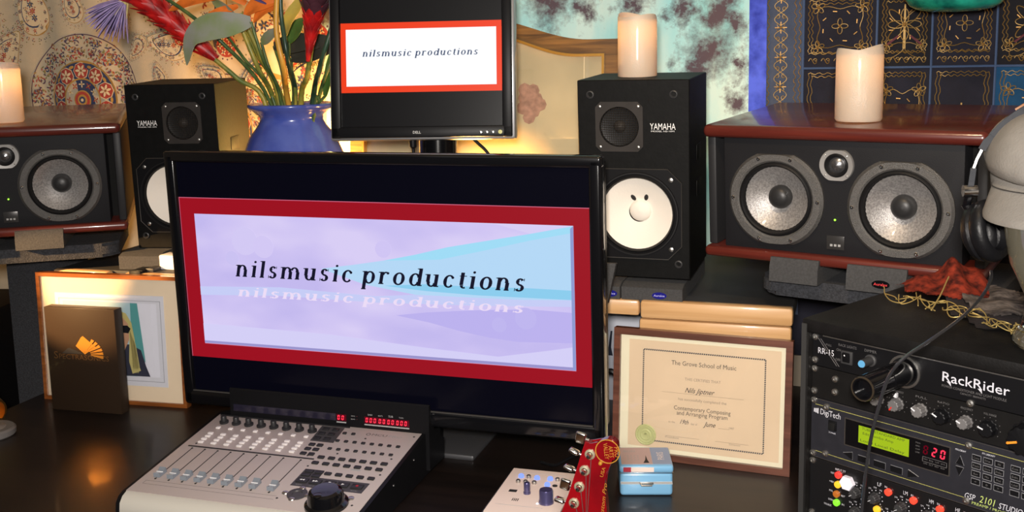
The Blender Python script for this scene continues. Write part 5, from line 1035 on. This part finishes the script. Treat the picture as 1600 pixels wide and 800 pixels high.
screws(dp, (.0822, .0072), (.0012,)); screws(dp, (.0806, .0104), (-.207,))
text('DigiTech', -.2165, .0675, .0325, dp, SILK, height=.0085)
for k in range(3): MB().box((-.2265 + .0028 * k, -.0002, .0712), (.0018, .0006, .0078 - .0012 * (2 - k))).build('logo_bar', SILK, dp)
o = MB().box((-.1965, -.0005, .0552), (.013, .003, .0145), .0008).build('power_switch', BLACK, dp); MB().box((-.1965, -.0025, .0545), (.010, .003, .011), .0008, rot=Euler((R_(-12), 0, 0))).build('rocker', MATTEB, o); text('POWER', -.202, .0432, .011, dp, SILK, height=.0022)
w_ = MB().box((-.0995, -.0002, .0528), (.1535, .0012, .0395)).build('display_window', GLOSSB, dp)
fm = MB(); frame(fm, .1545, .0405, .0013, -.0014, .0002); o = fm.build('display_bezel', STEEL, dp); o.location = (-.0995, 0, .0325)
MB().box((-.1172, -.001, .055), (.075, .0008, .0245)).build('green_lcd', glow('lcd_green', hexc('a8c420'), .95), w_)
LI = mat('lcd_ink', hexc('3c4c08'), .8)
for s_, z, x, wd in (('TUBE / STANDARD AMP', .0625, -.1495, .064), ('Edit Combo Amp', .056, -.148, .046), ('Local Local Delay', .0452, -.1515, .066)): text(s_, x, z, wd, w_, LI, y=-.0016, height=.0036)
for k in range(4): text(('MIDI', 'SEND', 'CLIP', 'LINK')[k], -.0702, .0655 - .0044 * k, .0062, w_, SILKD, y=-.0012, height=.002)
RD2 = glow('red_number', (1, .03, .07), 2.0); RDD = mat('unlit_red', (.06, .0, .005), .3, emit=(.2, .0, .01), es=.3)
digits('8', -.0595, .0535, .0125, w_, RDD, -.0014, .01, name='unlit_digit'); digits('20', -.0475, .0535, .0125, w_, RD2, -.0014, .0115)
for x in (-.0598, -.0266): MB().box((x, -.001, .0465), (.0006, .0006, .0065)).build('channel_box', SILKD, w_)
for z in (.0498, .0432): MB().box((-.0432, -.001, z), (.0335, .0006, .0005)).build('channel_box', SILKD, w_)
for k in range(4):
    text(('WAH', 'EQ', 'COMP', 'GATE')[k], -.0585 + .008 * k, .0458, .0055, w_, SILKD, y=-.0012, height=.002); text(('CHO', 'DLY', 'REV', 'MOD')[k], -.0585 + .008 * k, .0398, .0055, w_, SILKD, y=-.0012, height=.002)
def outline(pts, y=-.0006, r=.0007, name='key_outline', par=dp): MB().tube([(x, y, z) for x, z in pts + pts[:1]], r, 5).build(name, mat_out, par)
mat_out = mat('key_outline_grey', hexc('8a8a8e'), .4, .4)
for k, x in enumerate((-.1695, -.146, -.1215, -.0965, -.0735)):
    w2, z0 = .0085, .0195
    if k == 0: pts = [(x - w2, z0 + .001), (x + .006, z0 + .0055), (x + .006, z0 - .0055)]
    elif k == 4: pts = [(x - .006, z0 + .0055), (x + w2, z0), (x - .006, z0 - .0055)]
    else: pts = [(x - w2, z0 - .0042), (x - w2, z0 + .0042), (x + w2, z0 + .0042), (x + w2, z0 - .0042)]
    MB().prism(pts, -.0018, .0002).build('soft_key', BLACK, dp); outline(pts)
for z0, s in ((.059, 1), (.0447, -1)):
    pts = [(-.0145, z0 - s * .0055), (-.0092, z0 + s * .006), (-.004, z0 - s * .0055)]; MB().prism(pts, -.0018, .0002).build('arrow_key', BLACK, dp); outline(pts)
text('PROGRAM', -.016, .0712, .0135, dp, SILK, height=.0024); text('FX LIBRARY', .019, .0757, .0165, dp, SILK, height=.0024)
LBL = [['Comp', 'Dist', 'EQ'], ['Pitch', 'Chorus', 'Delay'], ['Rev', 'Mix', 'Mod'], ['<', '0', '>'], ['Exit', '1', '2'], ['Edit', '3', '4'], ['Util', '5', '6'], ['', '7', '8']]
for a in range(5):
    for b in range(4):
        x = (.0123 + .0146 * a) if a < 3 else .0615 + .0146 * (a - 3); z = .0686 - .01067 * b
        pts = [(x - .0056, z - .0037), (x - .0056, z + .0037), (x + .0056, z + .0037), (x + .0056, z - .0037)]
        kx = MB().prism(pts, -.0016, .0002).build('key', BLACK, dp); outline(pts, -.0012)
        s_ = LBL[b][a] if a < 3 else LBL[4 + b][a - 3]
        if s_: text(s_, x, z - .0012, .0026 * max(1, min(3, len(s_) * .7)), kx, SILKD, y=-.002, height=.0026, align='c')
text('GSP', -.0012, .0105, .014, dp, SILK, height=.0078, shear=.25); text('2101', .0178, .0108, .0205, dp, mat('lime_print', hexc('b4c46c'), .6), height=.0092, shear=.25); text('STUDIO', .0425, .0105, .03, dp, SILK, height=.0078, shear=.25); text('PREAMP / PROCESSOR', .0085, .0052, .06, dp, bpy.data.materials['lime_print'], height=.0036)
eq = rk('equalizer_unit', 'black rack equalizer with coloured lit buttons and small knobs at the bottom right', 'rack unit')
unit(eq, -.0905, -.001, mat('black_gloss_panel', (.009, .009, .010), .28)); screws(eq, (-.0055, -.0855))
text('INPUT TT', -.19, -.0092, .0165, eq, SILK, height=.0032)
for k, (x, z, c, nm, e) in enumerate(((-.1842, -.0148, (1, .04, .03), 'red', 1.3), (-.1846, -.0294, (1, .5, .03), 'amber', 1.1), (-.1864, -.0443, (.45, .13, .02), 'dim_amber', .8), (-.186, -.0572, (.25, .85, .04), 'green', .9), (-.1068, -.0158, (1, .06, .03), 'red', 1.3), (-.1228, -.0462, (1, .5, .03), 'amber', 1.1), (-.0700, -.0158, (1, .06, .03), 'red', 1.3), (-.0327, -.0158, (1, .06, .03), 'red', 1.3), (.0040, -.0158, (1, .06, .03), 'red', 1.3))):
    mb = MB(); mb.lathe([(.005, 0), (.005, -.004), (.0036, -.0055), (0, -.006)], (x, 0, z), 'y', 18); mb.build('lit_button', mat('lens_' + nm, tuple(v * .4 for v in c), .2, emit=c, es=e, coat=.6), eq)
for s_, x, z, wd in (('OUT', -.1975, -.0165, .006), ('+48V', -.1995, -.0298, .0075), ('POL', -.199, -.0438, .006), ('OPEN', -.2005, -.0575, .008), ('SOURCE', -.207, -.0665, .012), ('IN', -.1785, -.059, .004), ('RET', -.1795, -.0462, .006)): text(s_, x, z, wd, eq, SILK, height=.0028)
for s_, x in (('LF', -.124), ('LM', -.0855), ('HM', -.0485), ('HF', -.0125)):
    text(s_, x, -.0122, .0062, eq, SILK, height=.0052); text('IN', x + .011, -.0115, .0035, eq, SILK, height=.003)
for x, z in ((-.1555, -.0325), (-.1262, -.0305), (-.0868, -.0312), (-.049, -.031), (-.0125, -.031), (-.1555, -.061), (-.1075, -.0555), (-.07, -.0555), (-.033, -.0555)):
    flut(eq, x, z, .0068, .011, DGREY, 215, WHT, 'knob', .0005)
    for j in range(9): a = R_(-45 + 33.75 * j); MB().box((x + .0105 * math.cos(a), -.0002, z + .0105 * math.sin(a)), (.0012, .0006, .0012)).build('scale_dot', SILK, eq)
    for j in range(3): a = R_(60 + 35 * j); text(('75', '150', '270')[j], x + .0145 * math.cos(a) - .002, z + .0145 * math.sin(a) - .001, .0042, eq, SILK, height=.0022)
hx = MB(); hx.lathe([(.0108, 0), (.0108, -.0075), (.0098, -.0085), (0, -.0085)], (-.1685, 0, -.0215), 'y', 6); hx.build('knob_top_reflection', mat('reflection_white', hexc('f0eefa'), .3, coat=.4), eq)  # six-sided reflection on a knob top, modelled as a solid white hexagon

# ---------------------------------------------------------------- on the rack: scarf, glass head, cap, headphones
ZT = RZ + .2072
def heightfield(name, fn, x0, x1, y0, y1, nx, ny, m, parent, inside, th=.0012):
    mb = MB(); V = {}
    for i in range(nx + 1):
        for j in range(ny + 1):
            x, y = x0 + (x1 - x0) * i / nx, y0 + (y1 - y0) * j / ny
            if inside(x, y): z = fn(x, y); V[i, j] = (mb.bm.verts.new((x, y, z + th)), mb.bm.verts.new((x, y, z)))
    for i in range(nx):
        for j in range(ny):
            k = [(i, j), (i + 1, j), (i + 1, j + 1), (i, j + 1)]
            if all(q in V for q in k): mb._f([V[q][0] for q in k]); mb._f([V[q][1] for q in k][::-1])
    bmesh.ops.holes_fill(mb.bm, edges=[], sides=0)
    b = [e for e in mb.bm.edges if e.is_boundary]
    return mb.build(name, m, parent, 60)
sf = empty('scarf', (.17, 1.62, ZT)); tag(sf, 'crumpled dark scarf with red folds, grey lace and gold cord fringe on the rack', 'scarf')
sf0 = Vector((.17, 1.62, ZT))
REDC = mat('red_brocade', hexc('86301f'), .85, spec=.2, bump=.5, bscale=160, var=.75, vscale=70, col2=hexc('30100c')); LACE = mat('grey_lace', hexc('6c6460'), .85, bump=.8, bscale=200, var=.6, vscale=55, col2=hexc('241e20')); DKC = mat('dark_scarf_cloth', hexc('241c1e'), .9, bump=.6, bscale=200, var=.4, vscale=30)
def ripple(x, y): return .0035 + .0025 * math.sin(60 * x + 25 * y) + .002 * math.sin(95 * y - 40 * x)
e1 = Vector((math.cos(RKA), math.sin(RKA))); e2 = Vector((-math.sin(RKA), math.cos(RKA)))
def rloc(x, y): q = Vector((x - RKX, y - RKY)); return q.dot(e1), q.dot(e2)
def ins_dark(x, y):
    a, b = rloc(x, y); return -.235 < a < .2 and .12 + .02 * math.sin(40 * a) < b < .325 and b > .3 - (a + .235) * 1.1 + .01 * math.sin(70 * a)
o = heightfield('dark_cloth', lambda x, y: ripple(x, y), 0, .4, 1.4, 1.9, 60, 70, DKC, sf, ins_dark)
lc = onz(1545, 478, ZT)
o2 = heightfield('lace_cloth', lambda x, y: ripple(x, y) + .004 + .003 * math.sin(120 * x), 0, .4, 1.4, 1.9, 90, 100, LACE, sf, lambda x, y: ((x - lc.x - .01) / .05) ** 2 + ((y - lc.y) / .1) ** 2 < 1)
rcx, rcy = onz(1468, 458, ZT).x, onz(1468, 458, ZT).y
def red_z(x, y):
    a, b = (x - rcx) , (y - rcy); h = .044 * math.exp(-((a - .022) / .017) ** 2 - ((b - .02) / .05) ** 2) + .022 * math.exp(-((a + .02) / .03) ** 2 - (b / .04) ** 2) + .03 * math.exp(-((a - .055) / .02) ** 2 - ((b - .02) / .04) ** 2)
    return ripple(x, y) + .002 + h * (1 + .12 * math.sin(130 * a + 60 * b)) + .0015 * math.sin(90 * a + 50 * b)
o3 = heightfield('red_cloth', red_z, rcx - .09, rcx + .1, rcy - .1, rcy + .12, 76, 76, REDC, sf, lambda x, y: ((x - rcx - .005 + .15 * (y - rcy)) / .066) ** 2 + ((y - rcy) / .062) ** 2 < 1 + .15 * math.sin(9 * math.atan2(y - rcy, x - rcx)))
for q in (o, o2, o3):
    for v in q.data.vertices: v.co -= Vector((sf0.x, sf0.y, 0)); v.co.z += 0
CORD = mat('gold_cord', hexc('c0a868'), .5, .5)
pth = [(1368, 462), (1395, 470), (1420, 466), (1450, 482), (1480, 486), (1505, 500), (1535, 508), (1560, 514), (1592, 522)]
for k in range(16):
    i = k % (len(pth) - 1); f = random.random(); u = pth[i][0] + (pth[i + 1][0] - pth[i][0]) * f; v = pth[i][1] + (pth[i + 1][1] - pth[i][1]) * f; pts = []
    for s_ in range(9):
        q = onz(u + s_ * 7 + 6 * math.sin(k + s_ * 1.3), v + s_ * 2.0 + 6.5 * math.sin(k * 2.1 + s_ * .9), ZT); pts.append((q.x - sf0.x, q.y - sf0.y, .004 + .0035 * (1 + math.sin(k * 1.7 + s_ * 1.1))))
    MB().tube(curve3(pts, 3), .00085, 5).build('fringe_cord', CORD, sf)
pts = [onz(u, v, ZT) for u, v in ((1455, 492), (1470, 478), (1482, 462), (1496, 455))]
MB().tube(curve3([(p.x - sf0.x, p.y - sf0.y, .007 + .012 * i) for i, p in enumerate(pts)], 4), .0012, 5).build('fringe_cord', CORD, sf)
HX, HY = .268, 1.44; HYAW = -.18
gh = empty('display_bust', (HX, HY, ZT), (0, 0, HYAW)); tag(gh, 'clear glass mannequin head wearing a grey cap and headphones on the rack', 'mannequin')
GLASS = mat('smoky_glass', (.62, .68, .66), .03, trans=1, ior=1.5)
mb = MB(); n = 40
PRF = [(.056, .056, 0, 0), (.06, .06, .004, 0), (.058, .058, .014, 0), (.05, .05, .024, 0), (.046, .047, .045, 0), (.047, .05, .065, .0), (.055, .066, .085, -.008), (.066, .085, .11, -.012), (.073, .094, .145, -.01), (.077, .098, .18, -.006), (.078, .098, .215, -.002), (.07, .088, .25, .002), (.05, .064, .278, .004), (.024, .03, .293, .005), (.0005, .0005, .297, .005)]
rings = []
for rx, ry, z, oy in PRF:
    ring = []
    for i in range(n):
        a = 2 * PI * i / n; x, y_ = rx * math.cos(a), oy + ry * math.sin(a); fr_ = max(0, -math.sin(a)) ** 14
        nose = .02 * math.exp(-((z - .155) / .02) ** 2) - .008 * math.exp(-((z - .185) / .012) ** 2) + .006 * math.exp(-((z - .118) / .008) ** 2) + .008 * math.exp(-((z - .09) / .012) ** 2)
        ring.append(mb.bm.verts.new((x, y_ - fr_ * nose, z)))
    rings.append(ring)
for a, b in zip(rings, rings[1:]):
    for i in range(n): mb._f([a[i], a[(i + 1) % n], b[(i + 1) % n], b[i]])
mb._f(rings[0][::-1]); mb.build('head', GLASS, gh, 80)
for s in (-1, 1): MB().sphere((s * .08, .012, .165), .02, (.35, .6, 1.2), 14).build('ear', GLASS, gh)
cp = empty('cap', (HX, HY, ZT + .2), (0, 0, HYAW)); tag(cp, 'soft grey cloth cap with a wide drooping brim on the glass head', 'cap')
FELT = mat('grey_brushed_cotton', hexc('84807a'), .9, bump=.35, bscale=350, var=.12, vscale=40); FELTS = mat('dark_cap_seam', hexc('3c3a38'), .9)
mb = MB(); n = 56; rings = []
for k in range(13):
    t = k / 12; ph = t * PI / 2; rr = math.cos(ph) ** .62; zz = .045 + .062 * math.sin(ph) ** 1.1
    rings.append([mb.bm.verts.new(((.103 * rr + .003 * math.sin(5 * 2 * PI * i / n) * (1 - t)) * math.cos(2 * PI * i / n), (.12 * rr + .004 * math.sin(3 * 2 * PI * i / n + 1) * (1 - t)) * math.sin(2 * PI * i / n), zz + .003 * math.sin(7 * 2 * PI * i / n) * (1 - t) - .018 * max(0, -math.sin(2 * PI * i / n)) * (1 - t))) for i in range(n)])
low = [[mb.bm.verts.new((.103 * s * math.cos(2 * PI * i / n), .12 * s * math.sin(2 * PI * i / n), z - .018 * max(0, -math.sin(2 * PI * i / n)))) for i in range(n)] for s, z in ((.965, .034), (.9, .031))]
rings = low[::-1] + rings
for a, b in zip(rings, rings[1:]):
    for i in range(n): mb._f([a[i], a[(i + 1) % n], b[(i + 1) % n], b[i]])
mb.build('crown', FELT, cp, 70)
MB().lathe([(.088, .0), (.0925, .004), (.094, .02), (.09, .036)], (0, 0, 0), 'z', 48).build('band', FELT, cp, 70)
mb = MB(); rows = []
for j in range(9):
    t = j / 8; row = []
    for i in range(33):
        a = R_(-180 + 14 + 152 * i / 32); ed = math.sin(PI * i / 32) ** .45; rx = .092 + .03 * t * ed; ry = .105 + .062 * t * ed
        row.append((Vector((rx * math.cos(a), ry * math.sin(a), .014 - (.038 * t ** 1.15) * (.45 + .55 * ed) - .012 * t * math.cos(a) ** 2))))
    rows.append(row)
A = [[[mb.bm.verts.new(p + Vector((0, 0, e))) for p in row] for row in rows] for e in (.0022, -.0022)]
for L_ in A:
    for a, b in zip(L_, L_[1:]):
        for i in range(32): mb._f([a[i], a[i + 1], b[i + 1], b[i]])
for i in range(32): mb._f([A[0][-1][i], A[0][-1][i + 1], A[1][-1][i + 1], A[1][-1][i]]); mb._f([A[0][0][i], A[0][0][i + 1], A[1][0][i + 1], A[1][0][i]])
mb.build('brim', FELT, cp, 70)
MB().tube([rows[2][i] + Vector((0, -.0015, .0035)) for i in range(33)], .0008, 5).build('brim_seam', FELTS, cp)
hp_ = empty('headphones', (HX, HY, ZT + .15), (0, 0, HYAW)); tag(hp_, 'black studio headphones with silver hinge worn over the cap', 'headphones')
PADM = mat('black_pleather', (.006, .006, .007), .4, spec=.25, bump=.3, bscale=120); HBK = mat('headband_vinyl', (.03, .033, .04), .6, spec=.2, bump=.2, bscale=200)
bpy.context.view_layer.update()
def lh(u, v, y): return hp_.matrix_world.inverted() @ at(u, v, y)
for s in (-1, 1):
    q = lh(1541, 362, 1.44); cxm = s * abs(q.x)
    mb = MB(); mb.lathe([(.002, -.017), (.028, -.016), (.037, -.009), (.038, -.002), (.034, .001)], (0, 0, 0), 'z', 36); c = mb.build('ear_cup', PADM, hp_, 50)
    c.location = (cxm + s * .004, q.y, q.z); c.scale = (1.02, .8, 1); c.rotation_euler = (R_(8), R_(-90 * s + s * 14), R_(s * 24)); 
    pd = MB().lathe([(.034, 0), (.039, .004), (.04, .012), (.036, .02), (.026, .021), (.022, .012)], (0, 0, 0), 'z', 36).build('ear_pad', PADM, c, 60)
    j = lh(1511, 297, 1.44); jx = s * abs(j.x)
    MB().tube([(jx + s * .004, j.y - .01, j.z), (jx - s * .012, j.y - .004, j.z)], .0075, 20).build('hinge_knob', CHROME, hp_)
    MB().tube([(jx - s * .004, j.y, j.z), (jx + s * .001, j.y + .004, j.z - .02), (cxm + s * .012, q.y + .006, q.z + .006)], [.006, .006, .004], 8).build('yoke', GLOSSB, hp_)
    a, b = lh(1518, 290, 1.44), lh(1522, 262, 1.44); c0, c1 = lh(1522, 262, 1.44), lh(1535, 233, 1.44); d0 = lh(1553, 212, 1.44)
    F_ = lambda v: Vector((s * abs(v.x), v.y, v.z))
    def band(pts, wd, th, name, m):
        mb = MB(); N = len(pts); R4 = []
        for i, p in enumerate(pts):
            d = (pts[min(i + 1, N - 1)] - pts[max(i - 1, 0)]).normalized(); nn = Vector((0, 1, 0)).cross(d).normalized()
            R4.append([mb.bm.verts.new(p + Vector((0, yy, 0)) + nn * tt) for yy, tt in ((-wd, -th), (wd, -th), (wd, th), (-wd, th))])
        for A_, B_ in zip(R4, R4[1:]):
            for k in range(4): mb._f([A_[k], A_[(k + 1) % 4], B_[(k + 1) % 4], B_[k]])
        mb._f(R4[0]); mb._f(R4[-1][::-1]); return mb.build(name, m, hp_, 40)
    band([F_(a), F_(b)], .008, .0035, 'slider_arm', HBK); band([F_(c0), F_((c0 + c1) / 2) + Vector((s * .001, 0, .0)), F_(c1)], .005, .0016, 'silver_slider', CHROME); band([F_(c1), F_((c1 + d0) / 2) + Vector((s * .0015, 0, .001)), F_(d0)], .009, .0045, 'band_end', HBK)
    top0 = lh(1600, 174, 1.44); tp = Vector((0, d0.y, top0.z + .022)); arcp = curve3([F_(d0), F_(lh(1574, 192, 1.44)), F_(top0), Vector((s * .5 * abs(top0.x), d0.y, top0.z + .017)), tp], 4)
    band(arcp, .011, .006, 'headband', HBK); band([p + Vector((s * .004, 0, .0065)) for p in arcp[7:]], .012, .0012, 'headband_cover', mat('tan_leather_cover', hexc('8c5a30') if s < 0 else hexc('8c5a30'), .5))
cb = [at(1549, 424, 1.43), at(1548, 436, 1.41), at(1535, 462, 1.38), at(1500, 498, 1.33), at(1450, 534, 1.29), at(1412, 560, 1.27), at(1388, 590, 1.27), at(1372, 640, 1.27), at(1360, 690, 1.27), at(1352, 745, 1.27), at(1344, 830, 1.27), at(1335, 950, 1.27)]
o = MB().tube(curve3(cb, 5), .0021, 8).build('headphone_cable', mat('cable_black', (.02, .02, .022), .25, coat=.6)); tag(o, 'thin black headphone cable curving down across the rack fronts', 'cable')

# ---------------------------------------------------------------- odds and ends
pdn = empty('glass_pendant', (.196, 2.28, 1.578)); tag(pdn, 'turquoise glass pendant shade hanging at the top right of the photo', 'lamp')
MB().lathe([(.0, .0), (.045, .0015), (.07, .006), (.085, .014), (.093, .026)], (0, 0, 0), 'z', 40).build('glass_bowl', mat('turquoise_glass', hexc('2cb89e'), .2, coat=.5, var=.4, vscale=18, col2=hexc('0c5c58')), pdn, 80)
MB().lathe([(.0925, .0255), (.099, .04), (.103, .06), (.105, .1), (.08, .15), (.03, .17), (.012, .175)], (0, 0, 0), 'z', 40).build('shade', mat('mottled_shell', hexc('6c7478'), .25, coat=.5, var=.5, vscale=30), pdn, 80)
MB().tube([(0, 0, .17), (0, 0, 1.016)], .003, 6).build('cord', BLACK, pdn)
ad = empty('power_adapter', (-1.40, 1.94, SHZ)); p = onz(263, 420, SHZ); ad.location = (p.x + .01, p.y - .012, SHZ); tag(ad, 'white plug-in power adapter on the shelf by the left edge of the big screen', 'adapter')
WPL = mat('white_plastic', hexc('e8e6ec'), .35); MB().box((0, .02, .017), (.05, .04, .034), .003).build('adapter_body', WPL, ad); MB().box((.014, .05, .04), (.016, .012, .03), .002).build('plug_part', WPL, ad)
p = onz(216, 426, SHZ); cl = empty('shelf_clamp', (p.x, p.y + .006, SHZ)); tag(cl, 'flat black clamp gripping the shelf edge above the portrait frame', 'clamp')
MB().box((0, .02, .003), (.03, .06, .006), .001).build('upper_jaw', BLACK, cl); MB().box((0, -.016, -.014), (.03, .006, .04), .001).build('spine', BLACK, cl); MB().box((.022, .03, .004), (.02, .05, .008), .001).build('lever', DGREY, cl)
p = onz(3, 682, DZ); pk = empty('round_disc', (p.x - .028, p.y, DZ)); tag(pk, 'round grey disc lying on the desk at the left edge of the photo', 'disc')
MB().lathe([(0, 0), (.046, 0), (.049, .003), (.049, .013), (.045, .017), (0, .017)], (0, 0, 0), 'z', 40).build('shell', mat('stone_grey_plastic', hexc('6c6866'), .5), pk); MB().lathe([(.03, .017), (.028, .0182), (0, .0182)], (0, 0, 0), 'z', 32).build('top_inset', mat('warm_grey_plastic', hexc('7c7672'), .5), pk)
fx = empty('equipment_case', (-2.43, 2.02, 0), (0, 0, R_(12))); tag(fx, 'black equipment case with silver edges beyond the left end of the desk', 'case')
MB().box((0, 0, .44), (.66, .5, .88), .004).build('case_body', BLACK, fx)
for k in range(4): MB().box((.02, -.255, .3 + .15 * k), (.56, .012, .13), .003).build('drawer_front', GLOSSB, fx)
for x in (-.33, .33): MB().box((x, -.25, .44), (.012, .012, .88), .002).build('corner_edge', STEEL, fx)
lp = empty('brass_lamp', (-1.945, 1.70, 0)); tag(lp, 'brass reading lamp with a lit slotted head low at the left edge of the photo', 'lamp')
MB().lathe([(0, 0), (.1, 0), (.1, .015), (.02, .025), (0, .025)], (0, 0, 0), 'z', 28).build('base', GOLD, lp); MB().tube([(0, 0, .02), (0, 0, .6), (.02, 0, .7), (.08, .02, .77)], .008, 8).build('stem', GOLD, lp)
hd = MB().lathe([(.012, -.05), (.035, -.04), (.042, .0), (.045, .045), (.041, .045), (.036, 0), (.03, -.03)], (0, 0, 0), 'z', 28).build('shade', GOLD, lp); hd.location = (.135, .03, .775); hd.rotation_euler = (R_(20), R_(115), 0)
for k in range(3): MB().sphere((.038 * math.cos(2.2 + .5 * k), .038 * math.sin(2.2 + .5 * k), -.012 + .014 * k), .006, (1.3, 1.3, .8), 8).build('glowing_slot', glow('lamp_slot', (1, .72, .25), 4), hd)
def pwire(name, label, pts, r=.0025, m=None): o = MB().tube(curve3(pts, 5), r, 8).build(name, m or BLACK); tag(o, label, 'cable'); return o
vp = empty('video_plug', (0, 0, 0)); p = at(645, 216, 2.02); vp.location = p; tag(vp, 'black cable plug hanging below the small monitor', 'plug')
MB().lathe([(.0, -.04), (.0035, -.04), (.004, -.022), (.0075, -.018), (.008, .0), (.0065, .02), (.0, .02)], (0, 0, 0), 'z', 14).build('plug_body', BLACK, vp)
MB().tube([(0, 0, -.038), (.004, .02, -.1), (.02, .06, -.2), (.03, .07, SHZ - p.z + .004)], .0028, 8).build('lead', BLACK, vp)
pwire('power_cable', 'black cable slanting down behind the right side of the small monitor', [at(728, 205, 2.07), at(745, 222, 2.08), at(766, 245, 2.09), at(790, 300, 2.1)], .0035)
pwire('desk_cable', 'black cable looping on the desk between the controller and guitar', [onz(845, 738, DZ) + Vector((0, 0, .02)), onz(868, 730, DZ) + Vector((0, 0, .004)), onz(892, 718, DZ) + Vector((0, 0, .004)), onz(930, 706, DZ) + Vector((0, 0, .004)), onz(990, 700, DZ) + Vector((0, 0, .004))], .003)
pst = empty('paper_card', (-.45, 2.2, DZ), (R_(-6), 0, R_(-4))); tag(pst, 'white printed card with a dark tassel drawing behind the big screen edge', 'card')
MB().box((0, 0, .14), (.2, .003, .28)).build('card_sheet', mat('cool_white_card', hexc('c8ccd8'), .6), pst)
bpy.context.view_layer.update()
def lp_(u, v): q = pst.matrix_world.inverted() @ at(u, v, 2.19); return q.x, q.z
mb = MB(); a, b, c = lp_(950, 520), lp_(948, 545), lp_(949, 558); mb.prism([(a[0] - .002, a[1]), (a[0] + .002, a[1]), (b[0] + .003, b[1]), (c[0] + .006, c[1]), (c[0] - .007, c[1]), (b[0] - .003, b[1])], -.0025, -.0014)
mb.build('tassel_print', mat('navy_ink', hexc('1c2234'), .7), pst)
pwire('headset_loop', 'black cable loop with a pale stripe standing beside the certificate frame', [onz(940, 640, DZ) + Vector((0, .0, .004)), at(942, 600, 2.02), at(950, 581, 2.02), at(962, 585, 2.02), at(974, 610, 2.02), onz(985, 660, DZ) + Vector((0, 0, .004))], .006)
